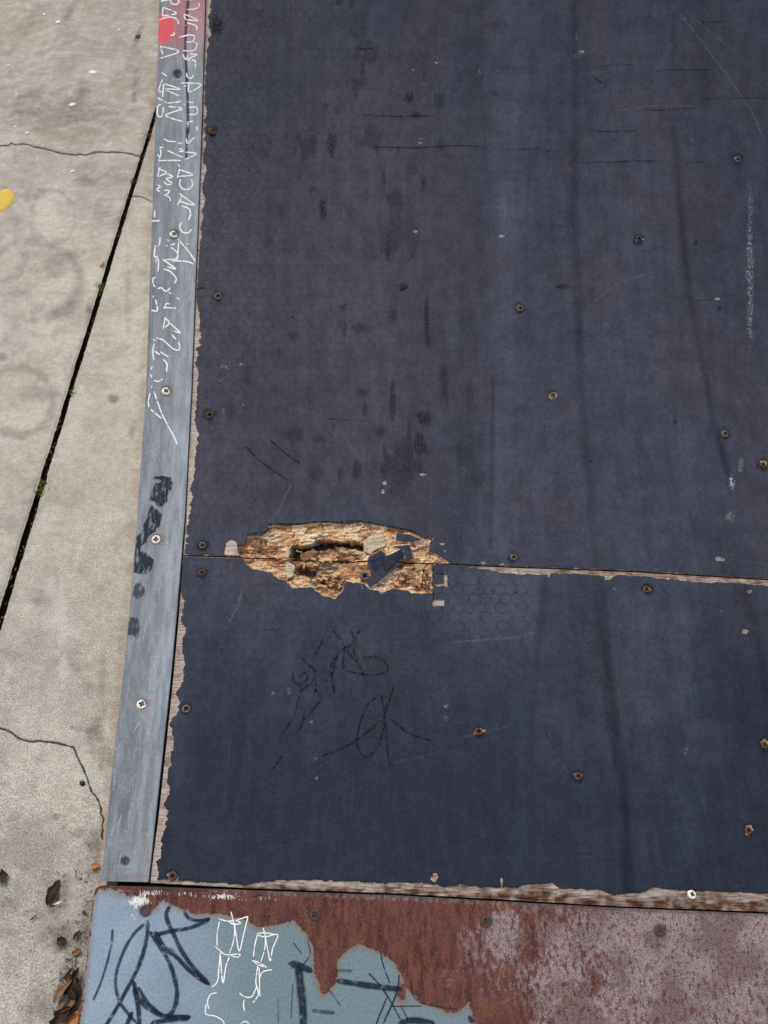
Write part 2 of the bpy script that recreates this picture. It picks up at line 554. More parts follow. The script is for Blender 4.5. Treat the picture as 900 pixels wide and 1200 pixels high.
def make_concrete_mat():
    t = NT('weathered_concrete')
    p = t.pos()
    crack, stain, rough_, moss = t.attr('crack'), t.attr('stain'), t.attr('coarse'), t.attr('brown')
    ck = t.math('MULTIPLY_ADD', t.math('SUBTRACT', t.noise(p, 220, 3, 0.6), 0.5), 2.2, crack)
    ckm = t.step(ck, 1.25, 0.45)
    n1 = t.noise(p, 4.5, 5, 0.6)
    n2 = t.noise(p, 26, 5, 0.65)
    n3 = t.noise(p, 330, 4, 0.75)
    n5 = t.noise(p, 150, 5, 0.8)
    n4 = t.voro(p, 300)
    n6 = t.noise(p, 620, 2, 0.6)
    n7 = t.noise(p, 75, 4, 0.7)
    col = t.mix(t.step(n1, 0.36, 0.64), (0.384, 0.357, 0.312), (0.474, 0.446, 0.396))
    col = t.mix(t.step(n2, 0.52, 0.68, 0, 0.40), col, (0.300, 0.277, 0.248))
    col = t.mix(t.step(n2, 0.46, 0.32, 0, 0.5), col, (0.50, 0.48, 0.435))
    col = t.mix(1.0, col, t.step(n7, 0.36, 0.64, 0.90, 1.10), 'MULTIPLY')
    k3, k6 = t.step(n3, 0.34, 0.66), t.step(n6, 0.3, 0.7)
    kk = t.mixf(rough_, t.math('MULTIPLY_ADD', k3, 0.22, 0.89), t.math('MULTIPLY_ADD', k3, 0.62, 0.69))
    kk = t.math('MULTIPLY', kk, t.mixf(rough_, t.math('MULTIPLY_ADD', k6, 0.20, 0.90), t.math('MULTIPLY_ADD', k6, 0.50, 0.75)))
    col = t.mix(1.0, col, kk, 'MULTIPLY')
    pits = t.step(t.math('MULTIPLY_ADD', rough_, 0.05, n5), 0.66, 0.72)
    col = t.mix(t.math('MULTIPLY', pits, 0.7), col, (0.10, 0.088, 0.075))
    hole_ = t.step(t.noise(p, 420, 2, 0.5), 0.635, 0.70)
    col = t.mix(t.math('MULTIPLY', hole_, t.step(n2, 0.35, 0.55, 0.3, 0.75)), col, (0.13, 0.115, 0.10))
    grit = t.math('MULTIPLY', t.step(n5, 0.42, 0.34), t.math('MULTIPLY', rough_, 0.6))
    col = t.mix(grit, col, (0.66, 0.63, 0.56))
    st = t.math('MULTIPLY', t.math('MULTIPLY', stain, t.step(n2, 0.36, 0.6, 0.55, 1.0)), t.step(n5, 0.34, 0.6, 0.60, 1.0), clamp=True)
    col = t.mix(st, col, t.mix(n2, (0.10, 0.088, 0.075), (0.17, 0.15, 0.135)))
    col = t.mix(t.math('MULTIPLY', moss, t.step(n2, 0.3, 0.6)), col, (0.25, 0.17, 0.115))
    col = t.mix(t.math('MULTIPLY', t.attr('pale'), t.step(n5, 0.35, 0.6)), col, (0.55, 0.53, 0.52))
    col = t.mix(t.math('MULTIPLY', ckm, t.step(n5, 0.3, 0.5, 0.65, 1.0)), col, (0.07, 0.058, 0.047))
    h = t.math('ADD', t.math('MULTIPLY', n5, t.mixf(rough_, 0.12, 0.8)), t.math('MULTIPLY', n3, 0.45))
    h = t.math('SUBTRACT', h, t.math('MULTIPLY', hole_, 0.3))
    h = t.math('SUBTRACT', h, t.math('MULTIPLY', ckm, 1.5))
    return t.fin(col, 0.9, t.bump(h, 0.0022, t.mixf(rough_, 0.35, 1.0)), 0.0, 0.3)


def simple(name, c, rough=0.6, c2=None, sc=200, metal=0.0, bumpd=0.0):
    t = NT(name)
    o = t.n.new('ShaderNodeTexCoord').outputs['Object']
    n = t.noise(o, sc, 4, 0.65)
    col = t.mix(t.step(n, 0.3, 0.7), c, c2 or tuple(x * 0.7 for x in c))
    return t.fin(col, rough, t.bump(n, bumpd, 0.8) if bumpd else None, metal, 0.2)


def ink(name, c, lo, hi, strength, sc=500, soft=0.35, rough=0.5, stretch=(1, 1, 1), wet=0.0):
    """marker or paint stroke: worn through by noise, soft rim; 'edge' runs 0 in the middle to 1 at the rim"""
    t = NT(name)
    sv = t.attr('surf', True)
    n = t.noise(t.scale(sv, stretch), sc, 4, 0.7)
    a = t.math('MULTIPLY', t.step(n, lo, hi), t.step(t.attr('edge'), 1.0, 1.0 - soft))
    if wet: a = t.math('MULTIPLY', a, t.step(t.attr('edge'), 0.05, 0.55, 1.0 - wet, 1.0))
    a = t.math('MULTIPLY', a, t.math('MULTIPLY', t.attr('fade'), strength))
    return t.fin(c, rough, None, 0.0, 0.12, a)


M = dict(
    sheet=make_sheet_mat(), trim=make_trim_mat(), plate=make_plate_mat(), concrete=make_concrete_mat(),
    soil=simple('joint_soil', (0.010, 0.008, 0.007), 0.95, (0.028, 0.020, 0.015), 160, 0, 0.003),
    earth=simple('bare_ground', (0.16, 0.14, 0.12), 0.95, (0.22, 0.2, 0.18), 3),
    under=simple('dark_subfloor_timber', (0.04, 0.028, 0.02), 0.9, (0.02, 0.014, 0.011), 60, 0, 0.002),
    side=make_wood_mat('weathered_side_ply', (0.22, 0.17, 0.12), (0.32, 0.26, 0.2)),
    tan=make_wood_mat('pale_splinter', (0.46, 0.26, 0.115), (0.80, 0.58, 0.35)),
    greyw=make_wood_mat('weathered_splinter', (0.36, 0.30, 0.21), (0.62, 0.54, 0.40)),
    brown=make_wood_mat('rotten_splinter', (0.16, 0.072, 0.032), (0.32, 0.17, 0.085)),
    film=simple('loose_film', (0.014, 0.018, 0.030), 0.85, (0.034, 0.038, 0.056), 110, 0, 0.0012),
    screw_bright=simple('zinc_screw', (0.92, 0.90, 0.84), 0.45, (0.72, 0.69, 0.62), 500, 0.0),
    screw_dull=simple('tarnished_screw', (0.20, 0.17, 0.14), 0.65, (0.07, 0.055, 0.045), 420, 0.0),
    screw_rust=simple('rusty_screw', (0.17, 0.085, 0.05), 0.75, (0.075, 0.04, 0.028), 500, 0.1, 0.0005),
    screw_dark=simple('dark_screw', (0.115, 0.075, 0.06), 0.6, (0.05, 0.036, 0.031), 500, 0.0),
    dirt=simple('recess_dirt', (0.018, 0.015, 0.013), 0.95),
    moss=simple('green_moss', (0.17, 0.215, 0.04), 0.8, (0.085, 0.125, 0.022), 300),
    leafdark=simple('dead_leaf_dark', (0.055, 0.032, 0.018), 0.75, (0.025, 0.016, 0.011), 160, 0, 0.001),
    leafbrown=simple('dead_leaf_brown', (0.24, 0.135, 0.07), 0.75, (0.13, 0.07, 0.038), 160, 0, 0.001),
    leaforange=simple('dead_leaf_orange', (0.42, 0.19, 0.07), 0.7, (0.30, 0.12, 0.05), 160, 0, 0.001),
    yellow=simple('yellow_paint', (0.66, 0.48, 0.07), 0.9, (0.50, 0.36, 0.09), 260, 0, 0.0015),
    whitefleck=simple('white_fleck', (0.70, 0.68, 0.64), 0.7, (0.58, 0.56, 0.52), 200),
    gum=simple('black_gum', (0.02, 0.02, 0.023), 0.6),
    litter=simple('joint_litter', (0.22, 0.14, 0.085), 0.85, (0.055, 0.035, 0.022), 90),
    litterdark=simple('leaf_crumbs', (0.085, 0.05, 0.03), 0.9, (0.022, 0.014, 0.010), 60),
    inkwhite=ink('white_paint_pen', (0.90, 0.90, 0.90), 0.33, 0.46, 1.0, 130, 0.6),
    inkscr=ink('white_scratch', (0.72, 0.74, 0.77), 0.36, 0.62, 0.8, 420, 0.6),
    inkblue=ink('blue_black_marker', (0.010, 0.018, 0.038), 0.26, 0.52, 0.96, 110, 0.75, wet=0.25),
    inkblot=ink('smeared_black_marker', (0.022, 0.028, 0.043), 0.36, 0.52, 0.95, 110, 0.5, 0.45, (1.6, 0.45, 1)),
    inkdeck=ink('faded_black_marker', (0.004, 0.005, 0.009), 0.36, 0.60, 0.68, 160, 0.9),
    scuff=ink('pale_scuff', (0.30, 0.30, 0.31), 0.35, 0.7, 0.32, 260, 0.9),
    crackink=ink('film_crack_grime', (0.007, 0.008, 0.012), 0.36, 0.58, 0.85, 150, 0.6),
)
for k_ in ('inkwhite', 'inkscr', 'inkblue', 'inkblot', 'inkdeck', 'scuff', 'crackink'):
    M[k_].surface_render_method = 'DITHERED'

# ------------------------------------------------------------------ outlines read from the photograph
TRIM_R = [(-160, 245), (0, 241), (155, 236.5), (310, 230.3), (455, 224.8), (605, 217), (720, 207.5), (800, 200), (880, 191.4), (1030, 175), (1050, 172.6)]
TRIM_L = [(-160, 191), (0, 187.3), (160, 182), (310, 176.7), (460, 171.5), (610, 160.8), (720, 152), (800, 144), (880, 134.3), (1030, 119.5), (1050, 117.5)]
GAPW = [(-160, .6), (0, .6), (300, .6), (560, .8), (640, 1.4), (720, 2.2), (880, 2.6), (960, 2.6), (1000, 1.6), (1040, 1.2)]
FILML = [(-160, 6), (0, 6), (60, 5), (100, 4), (160, 6), (230, 6), (300, 3), (350, 2.6), (380, 7), (430, 5.5), (470, 7.5), (510, 9), (540, 9.5), (575, 8), (610, 6), (640, 7), (652, 2), (690, 2), (702, 7), (740, 15), (770, 14), (795, 17), (812, 9), (822, 18), (834, 15), (846, 9), (870, 15), (900, 14), (925, 12), (940, 9), (958, 15), (980, 12), (1000, 10), (1020, 13), (1040, 15)]
SEAM = [(-200, 636), (215, 651), (290, 653), (400, 656), (515, 660), (589, 664), (731, 669), (900, 679), (1500, 712)]
FOOT = [(-200, 1020), (175, 1034.5), (294, 1041), (460, 1047), (600, 1055), (722, 1062), (900, 1069), (1500, 1095)]
PLTOP = [(-200, 1026), (112, 1037.5), (178, 1039), (300, 1043.5), (460, 1049), (600, 1057), (722, 1063.8), (900, 1071), (1500, 1097)]
FILMB = [(100, 1031), (196, 1031), (230, 1034), (290, 1037), (320, 1032), (360, 1031), (400, 1033), (460, 1035), (500, 1035), (520, 1040), (545, 1037), (565, 1040), (600, 1041), (616, 1037), (647, 1034), (655, 1041), (704, 1043), (719, 1049), (751, 1046), (765, 1041), (793, 1044), (829, 1045), (882, 1046), (900, 1048), (1500, 1070)]
SEAMW = [(-200, 0.5), (215, 1.5), (280, 1.5), (300, 0), (535, 1), (560, 6), (600, 11), (640, 11), (660, 8), (700, 8), (712, 13), (725, 7), (760, 8), (800, 10), (830, 12), (850, 9), (900, 11), (1500, 8)]


def tab(T, x):
    T = np.asarray(T, float)
    return np.interp(x, T[:, 0], T[:, 1])


def edge_S(T, X, it=6):
    """s along an edge given as (px, py) photo points, at ramp coordinate X"""
    s = np.full_like(np.asarray(X, float), 0.5)
    for _ in range(it):
        s = S_of(tab(T, px_of(X, s)))
    return s


def edge_X(T, s):
    return X_of(tab(T, py_of(s)), s)


# the rotten hole (photo points)
def c2(p): return crop(230, 600, 5.294, p)
def c3(p): return crop(390, 600, 5.294, p)
HOLE = c2([(258, 262), (262, 222), (305, 205), (315, 145), (400, 150), (440, 130), (450, 85), (490, 80), (560, 90), (640, 82), (760, 70), (847, 70)]) + \
    c3([(60, 72), (170, 66), (330, 95), (440, 115), (500, 132), (545, 150), (580, 165), (630, 160), (600, 185), (600, 240), (650, 265), (680, 285), (735, 320), (612, 322),
        (620, 390), (625, 500), (500, 505), (470, 485), (380, 475), (300, 500), (225, 475), (190, 440), (75, 430), (60, 490), (20, 530)]) + \
    c2([(860, 535), (790, 520), (740, 490), (720, 465), (600, 470), (560, 430), (500, 410), (460, 370), (350, 355), (305, 320), (290, 285)])
ISLANDS = [c3([(222, 275), (300, 235), (335, 270), (425, 228), (447, 255), (440, 300), (380, 360), (340, 390), (232, 470), (205, 440), (235, 400), (230, 360), (212, 330)]),
           c3([(392, 128), (480, 138), (555, 172), (490, 186), (390, 178)]),
           c3([(372, 212), (478, 200), (500, 290), (455, 306), (440, 240)])]
CHIPP = [c2([(172, 262), (185, 190), (212, 168), (250, 185), (260, 268)]), c3([(622, 545), (690, 545), (690, 580), (618, 582)]),
         c3([(690, 390), (710, 392), (712, 462), (640, 462), (632, 448), (690, 445)])]
BASIN = c2([(575, 282), (600, 190), (640, 205), (690, 205), (725, 185), (760, 165), (900, 178)]) + c3([(95, 175), (190, 188), (205, 250), (170, 290), (100, 318), (40, 380), (0, 400)]) + \
    c2([(850, 445), (770, 455), (720, 420), (610, 400), (600, 340)])
VOID = [c2([(575, 282), (598, 190), (640, 203), (690, 205), (725, 185), (760, 165), (900, 178)]) + c3([(95, 177), (190, 190), (192, 232), (60, 205)]) + c2([(860, 208), (760, 236), (700, 262), (640, 284), (600, 302)]),
        c2([(606, 335), (690, 320), (765, 355), (755, 395), (700, 405), (612, 395)])]
CRUMB = c2([(720, 420), (790, 400), (860, 390)]) + c3([(40, 370), (75, 430), (60, 490), (20, 530)]) + c2([(860, 535), (790, 520), (740, 490)])
CRUMB2 = c3([(250, 470), (330, 400), (400, 340), (520, 325), (620, 335), (625, 500), (500, 505), (470, 485), (380, 475), (300, 500)])
SPOTS = [  # bare chips in the film: x, y, rx, ry
    (487, 271, 3.2, 2.4), (588, 276, 4.5, 2.6), (749, 281, 6, 4.2), (864, 186, 5, 5), (609, 362, 4.5, 4.5), (648, 463, 5, 4.8), (849, 508, 5, 5), (894, 544, 6, 6),
    (857, 566, 0.1, 0.1), (602, 653, 5, 4.2), (757, 691, 5.5, 4.5), (843, 655, 7, 3.5), (874, 740, 5, 3.8), (878, 693, 4, 3), (561, 857, 8, 7), (677, 909, 6.5, 4.5),
    (877, 973, 6, 8), (896, 873, 5, 8), (450, 566, 3.2, 3), (449, 575, 2.2, 4), (495, 556, 5, 1.8), (511, 73, 3, 2), (236, 638, 4, 4.5), (841, 350, 4, 1.6), (202, 1026, 8, 6),
    (510, 1029, 7, 6), (588, 1034, 2, 7), (551, 648, 0.1, 0.1), (566, 659, 4, 2), (588, 661, 3, 1.6), (338, 795, 0.1, 0.1), (643, 672, 4, 5), (714, 676, 6, 5), (518, 637, 2.5, 1.5), (521, 646, 2, 2)]


# ------------------------------------------------------------------ marks on the film (tone streaks, dust, smudges)
STREAKS = [  # points, half-width px, tone change, softness px
    ([(672, -100), (674, 80), (673, 250), (678, 380), (685, 520), (693, 600), (697, 662)], 4.5, -0.20, 4),
    ([(700, 680), (708, 760), (718, 850), (730, 930), (737, 1050)], 6, -0.27, 5),
    ([(790, 150), (797, 250), (806, 330), (822, 420), (838, 500), (852, 553)], 3.5, -0.26, 4),
    ([(578, 445), (577, 520), (575, 640)], 2.0, -0.20, 3),
    ([(610, -100), (606, 60), (600, 180), (598, 260)], 26, 0.17, 16),
    ([(598, 230), (596, 330), (588, 470), (583, 640)], 14, 0.14, 14),
    ([(740, 40), (745, 250), (742, 420)], 36, 0.07, 30),
    ([(862, -50), (880, 200), (884, 450)], 20, 0.05, 20),
    ([(648, 700), (636, 830), (620, 1000)], 20, 0.08, 20),
    ([(640, 676), (632, 740), (622, 850)], 3, -0.13, 5),
    ([(800, 680), (806, 800), (812, 900), (806, 1000)], 14, 0.14, 12),
    ([(820, -50), (822, 60), (826, 120)], 7, -0.14, 8),
    ([(626, 60), (620, 200), (612, 300)], 3, -0.08, 4),
    ([(790, 20), (788, 100)], 3, -0.1, 4),
    ([(872, 690), (890, 760), (905, 900)], 5, -0.16, 5),
    ([(500, 0), (520, 300), (510, 600)], 45, -0.06, 40),
    ([(300, -60), (330, 300), (330, 560)], 60, -0.07, 50),
    ([(560, -60), (556, 300), (548, 600)], 10, -0.10, 12),
]
SMUDGE = [  # x, y, rx, ry, strength
    (255, 31, 8, 13, 1.0), (480, 115, 6, 7, .8), (487, 135, 9, 3.5, .8), (515, 118, 7, 10, .55), (366, 152, 5, 3, .5), (388, 170, 6, 16, .75), (356, 175, 3, 9, .5),
    (366, 222, 7, 4, .5), (379, 243, 5, 16, .8), (455, 290, 4.5, 22, .7), (440, 300, 8, 6, .4), (468, 268, 3, 4, .6), (450, 208, 3, 10, .5), (497, 215, 3, 8, .55),
    (420, 57, 6, 3, .6), (436, 57, 5, 3, .5), (398, 2, 4, 4, .7), (412, 4, 3, 8, .6), (500, 375, 3, 28, .75), (503, 400, 5, 10, .6), (460, 470, 4, 24, .7), (496, 490, 10, 9, .7), (492, 520, 8, 18, .75),
    (403, 360, 5, 6, .7), (425, 385, 12, 7, .5), (404, 385, 3, 14, .5), (460, 370, 5, 10, .5), (425, 460, 8, 5, .5), (428, 480, 3, 12, .5), (445, 505, 6, 8, .5), (418, 550, 6, 12, .6),
    (400, 556, 5, 10, .5), (450, 552, 5, 12, .6), (345, 395, 6, 7, .6), (327, 412, 3, 8, .5), (345, 510, 14, 9, .5), (375, 515, 8, 6, .5), (370, 555, 10, 10, .4), (343, 372, 2, 2, .9),
    (490, 548, 8, 10, .55), (540, 530, 8, 16, .35), (550, 460, 5, 18, .35), (300, 15, 12, 6, .4), (475, 20, 5, 9, .4), (540, 90, 4, 8, .4), (660, 120, 4, 3, .5), (580, 110, 5, 3, .5),
    (580, 30, 16, 4, .4), (600, 80, 18, 3, .35), (660, 336, 7, 3, .6), (655, 337, 4, 2, .6), (693, 340, 4, 2, .4), (640, 573, 2, 2, .8), (692, 541, 2, 2, .9), (791, 494, 1.6, 4.5, .9),
    (843, 362, 2.8, 2.8, 1.), (775, 820, 1, 4, .8), (764, 841, 2, 2, .7), (815, 285, 2, 3, .9), (642, 177, 2, 2, .9), (577, 692, 1.6, 4, .8), (561, 690, 1.2, 3, .8), (690, 754, 2, 1.4, .8),
    (725, 835, 2, 2, .7), (671, 878, 2, 2, .7), (268, 480, 6, 18, .3), (290, 440, 5, 14, .3), (395, 130, 4, 6, .4), (310, 180, 6, 10, .3), (330, 250, 4, 12, .35), (315, 285, 5, 8, .4), (560, 560, 8, 14, .3)]
DUST = [  # x, y, rx, ry, strength
    (879, 330, 3.5, 75, .55), (878, 365, 3, 30, .35), (857, 567, 3.5, 8, 1.), (856, 605, 5, 6, .5), (868, 545, 3, 8, .5), (681, 61, 3, 2, 1.), (675, 66, 4, 2, .5), (676, 43, 2, 2.5, .8),
    (338, 809, 3, 4, .9), (320, 812, 2, 2, .6), (264, 430, 5, 2.2, .7), (283, 427, 7, 1.5, .5), (284, 475, 2, 2, .7), (262, 482, 2, 3, .4), (365, 846, 2, 2, .5), (523, 828, 3, 2, .5),
    (523, 842, 3, 2, .5), (372, 912, 2, 3, .7), (370, 887, 3, 3, .4), (485, 82, 2, 1.2, .8), (492, 168, 3, 2, .7), (494, 163, 3, 1, .5), (720, 690, 2, 1, .6), (803, 877, 3, 6, .3), (811, 165, 1, 2, .8),
    (730, 870, 1.2, 1.2, .7), (648, 897, 1.2, 1.2, .7), (645, 860, 1.2, 1.2, .6), (810, 808, 1.2, 1.2, .7), (845, 716, 1, 1, .7), (784, 29, 1.5, 1.5, .5), (563, 85, 3, 3, .3), (876, 320, 3, 8, .5), (879, 240, 3, 25, .35)]


DECK_SCREWS = [(249.5, 154, 'rust', 'up', .95), (256, 347.5, 'dull', 'up', .9), (246, 486.5, 'rust', 'up', .9), (864.5, 187, 'dull', 'up', .75), (609.5, 361.5, 'dull', 'up', .85), (849.5, 508.5, 'dull', 'up', .85),
                         (648, 463, 'dull', 'up', .6), (749, 280, 'dark', 'up', .75), (602, 653, 'dull', 'up', .75), (237.5, 639, 'dull', 'up', .75), (894, 545, 'rust', 'up', .7),
                         (237, 671, 'rust', 'lo', .75), (757.5, 691, 'rust', 'lo', .75), (218.5, 830.5, 'dull', 'lo', .85), (561, 857, 'rust', 'lo', .8), (677.5, 909.5, 'rust', 'lo', .7), (877, 973, 'rust', 'lo', .7),
                         (896, 873, 'rust', 'lo', .7), (811, 1048, 'bright', 'lo', .78), (202.5, 1026.5, 'rust', 'lo', .8), (427.5, 675, 'dull', 'lo', 1.05)]


def blobs(px, py, L, out, nseed, rag=0.5):
    for i, (x, y, rx, ry, st) in enumerate(L):
        m = np.nonzero((abs(px - x) < rx * 2.2) & (abs(py - y) < ry * 2.2))[0]
        if len(m) == 0: continue
        q = np.hypot((px[m] - x) / rx, (py[m] - y) / ry)
        n = fbm(px[m] * 0.3, py[m] * 0.12, nseed + i)
        out[m] = np.maximum(out[m], st * sstep(1.25, 0.45, q + (n - 0.5) * 2 * rag))


# ------------------------------------------------------------------ the plywood sheets
def sheet_columns():
    fine = np.arange(-0.3345, 0.135, 0.00105)
    coarse = np.arange(0.135, 0.72, 0.0021)
    far = np.linspace(0.72, 1.15, 30)
    return np.concatenate([fine, coarse, far])


def build_sheet(name, upper, parent):
    X = sheet_columns()
    if upper:
        s_lo = edge_S(SEAM, X) + 0.0011
        s_hi = np.full_like(X, 1.86)
        L = 1.0
        d1 = np.arange(0, 0.085, 0.0010)
        d2 = 0.085 + np.arange(0, 1.08, 0.0026)
        S1 = np.concatenate([d1, d2])
    else:
        s_lo = edge_S(FOOT, X)
        s_hi = edge_S(SEAM, X) - 0.0013
    if upper:
        nfar = 24
        rows = []
        for q in S1: rows.append(s_lo + q)
        last = rows[-1]
        for k in range(1, nfar + 1): rows.append(last + (s_hi - last) * k / nfar)
        S = np.array(rows)
    else:
        # graded rows between the foot and the seam
        LL = (s_hi - s_lo).mean()
        d = np.concatenate([np.arange(0, 0.042, 0.0011), np.arange(0.042, LL - 0.088, 0.0024), np.arange(LL - 0.088, LL, 0.0010), [LL]]) / LL
        S = s_lo[None] + (s_hi - s_lo)[None] * d[:, None]
    nr, nc = S.shape
    XX = np.repeat(X[None], nr, 0)
    # the left edge follows the trim; squeeze the first columns on to it
    xl = edge_X(TRIM_R, S) + tab(GAPW, py_of(S)) / F * D_of(S)
    x0, x1 = X[0], X[0] + 0.10
    XX = np.where(XX < x1, xl + (XX - x0) / (x1 - x0) * (x1 - xl), XX)
    px, py = px_of(XX, S).ravel(), py_of(S).ravel()
    # film distance field, in photo pixels, positive where film remains
    jag = (fbm(px * 0.02, py * 0.055, 3, 3) - 0.5) * 11 + (fbm(px * 0.1, py * 0.22, 4, 3) - 0.5) * 6 + (vnoise(px * 0.4, py * 0.6, 9) - 0.5) * 2.0
    film = px - tab(TRIM_R, py) - tab(FILML, py) * 0.72 + jag * sstep(1, 7, tab(FILML, py)) 
    jagh = (fbm(px * 0.16, py * 0.25, 5, 4) - 0.5) * 6
    seam = tab(SEAM, px)
    if upper:
        up = seam - py - 0.2 + (fbm(px * 0.12, py * 0.1, 12) - 0.62) * 5
        film = np.minimum(film, np.where((px > 560) | (px < 300), up, 50))
    else:
        film = np.minimum(film, py - seam - tab(SEAMW, px) * 0.66 + jagh * sstep(1.5, 6, tab(SEAMW, px)) * 0.8)
        film = np.minimum(film, tab(FILMB, px) - py + jagh * 0.7)
    jh = (fbm(px * 0.22, py * 0.3, 21, 3) - 0.5) * 3.0
    m = near(px, py, HOLE, 40)
    hole = np.full(px.shape, -99.0)
    if len(m):
        h = poly_sdf(px[m], py[m], HOLE) + jh[m]
        for isl in ISLANDS: h = np.minimum(h, -poly_sdf(px[m], py[m], isl) + jh[m] * 0.3)
        hole[m] = h
        film[m] = np.minimum(film[m], -h)
    chips = np.full(px.shape, 99.0)
    spot = np.zeros(px.shape)
    for cp in CHIPP:
        m = near(px, py, cp, 8)
        if len(m): chips[m] = np.minimum(chips[m], -poly_sdf(px[m], py[m], cp) + jh[m] * 0.3)
    for i, (x, y, rx, ry) in enumerate(SPOTS):
        if rx < 1: continue
        m = np.nonzero((abs(px - x) < rx * 2 + 6) & (abs(py - y) < ry * 2 + 6))[0]
        if len(m):
            q = np.hypot((px[m] - x) / rx, (py[m] - y) / ry)
            spot[m] = np.maximum(spot[m], sstep(2.2, 1.2, q))
            chips[m] = np.minimum(chips[m], (q - 0.72 + (fbm(px[m] * 0.25, py[m] * 0.3, 40 + i, 3) - 0.5) * 1.3) * min(rx, ry))
    film = np.minimum(film, chips)
    fm = sstep(-0.5, 0.5, film)
    # heights (metres)
    z = 0.0006 * fm + (fbm(px * 0.012, py * 0.012, 2) - 0.5) * 0.0012
    fib = fbm(px * 0.05, py * 0.55, 31, 4)
    blk = fbm(px * 0.10, py * 0.22, 33, 3)
    z = z - (1 - fm) * (0.0004 + 0.0010 * fib)
    rot_shade = np.zeros(px.shape)
    plyt = np.full(px.shape, 0.45)
    grey = np.clip(1 - fm, 0, 1)
    inside = hole > -4
    m = np.nonzero(inside)[0]
    if len(m):
        hx, hy, hs_ = px[m], py[m], hole[m]
        b = poly_sdf(hx, hy, BASIN) + (fbm(hx * .2, hy * .3, 51, 3) - .5) * 5
        v = np.maximum(poly_sdf(hx, hy, VOID[0]), poly_sdf(hx, hy, VOID[1]) - 1.8) + (fbm(hx * .25, hy * .3, 55, 3) - .5) * 5
        cr = np.maximum(poly_sdf(hx, hy, CRUMB), poly_sdf(hx, hy, CRUMB2) + (fbm(hx * .2, hy * .2, 57, 3) - .5) * 6)
        wx = hx + (fbm(hx * .15, hy * .15, 41, 3) - .5) * 9
        wy = hy + (fbm(hx * .15, hy * .15, 43, 3) - .5) * 6
        cid, cb = worley(wx * 0.055, wy * 0.125, 3)
        cid2, cb2 = worley(wx * 0.17, wy * 0.26, 13)
        plyt[m] = np.clip(0.72 * cid + 0.28 * cid2, 0, 1)
        crk = sstep(0.10, 0.01, cb) * sstep(.35, .6, fbm(hx * .1, hy * .1, 47)) + 0.3 * sstep(0.10, 0.0, cb2) * sstep(.45, .65, fbm(hx * .2, hy * .2, 49))
        crk = np.clip(crk, 0, 1) * (hs_ > 0.5)
        d = sstep(0, 2, hs_) * (0.0008 + 0.0030 * blk[m] + 0.0034 * (1 - cid) + 0.0014 * (1 - cid2)) + 0.0022 * crk
        d = d + sstep(0, 2.2, b) * (0.0050 + 0.0050 * fbm(hx * .08, hy * .18, 61, 3))
        d = d + sstep(-0.5, 2.0, v) * 0.0090
        d = d + sstep(0, 3, cr) * 0.0035 * (fbm(hx * .35, hy * .35, 63, 3))
        stepq = 0.0016
        dq = np.floor(d / stepq + (vnoise(hx * .5, hy * .5, 71) - .5) * .5) * stepq
        d = np.where(hs_ > 0, 0.35 * d + 0.65 * dq, d)
        d = d + sstep(0, 3, hs_) * 0.0019 * (vnoise(hx * 0.16, hy * 1.1, 77) + vnoise(hx * 0.9, hy * .4, 78) - 0.6)
        z[m] -= np.clip(d, 0, 0.0178)
        r = sstep(-2, 5, v) * 1.35 + sstep(0, 4, b) * (0.15 + 0.60 * sstep(.42, .62, fbm(hx * .10, hy * .2, 81, 3)))  # void term: the lip's undercut shade put into colour; basin term: rotted plies
        r = r + sstep(0, 4, cr) * 0.9 * sstep(.50, .66, fbm(hx * .28, hy * .3, 83, 3))
        for (gx, gy, grx, gry, gs) in [(299, 638, 8, 6, .8), (322, 642, 5, 7, .45), (352, 667, 14, 7, .7), (385, 626, 14, 4, .35), (330, 630, 12, 4, .25), (300, 646, 6, 3, .5), (470, 662, 12, 8, .55), (395, 620, 20, 3, .3)]:
            q = np.hypot((hx - gx) / grx, (hy - gy) / gry)
            r = np.maximum(r, gs * sstep(1.4, .3, q + (fbm(hx * .3, hy * .3, 85) - .5)))
        r = r + 0.45 * sstep(.57, .68, fbm(hx * .13, hy * .35, 87, 3))
        r = np.maximum(r, 0.85 * crk)
        rot_shade[m] = np.clip(r, 0, 1.6) * (hs_ > -1.5)
        g = 0.10 + 0.25 * sstep(.5, .7, fbm(hx * .12, hy * .2, 89, 3))
        q = np.hypot((hx - 386) / 15, (hy - 662) / 7)
        g = np.maximum(g, 0.9 * sstep(1.3, .4, q))
        grey[m] = np.where(hs_ > -2, np.clip(g, 0, 1), grey[m])
    rot_shade = np.maximum(rot_shade, spot * (0.25 + 0.6 * fbm(px * .2, py * .2, 161)) * (1 - fm))
    rot_shade = np.maximum(rot_shade, 0.75 * sstep(.34, .60, fbm(px * .03, py * .15, 163)) * (1 - fm) * (px > 540) * (hole < -4) * (chips > 0.5))
    # foot edge: brown and wet
    if not upper:
        fe = (py - tab(FILMB, px))
        rr = 0.28 + sstep(2, 13, fe + (fbm(px * .06, py * .2, 91) - .5) * 26) * 0.75
        rot_shade = np.maximum(rot_shade, np.where(px > 170, rr, 0) * (1 - fm))
        z = z - np.where(fe > 0, np.clip(fe, 0, 20) * 0.00016, 0) * (1 - fm)
    # edges fall away
    # marks
    tone = np.ones(px.shape)
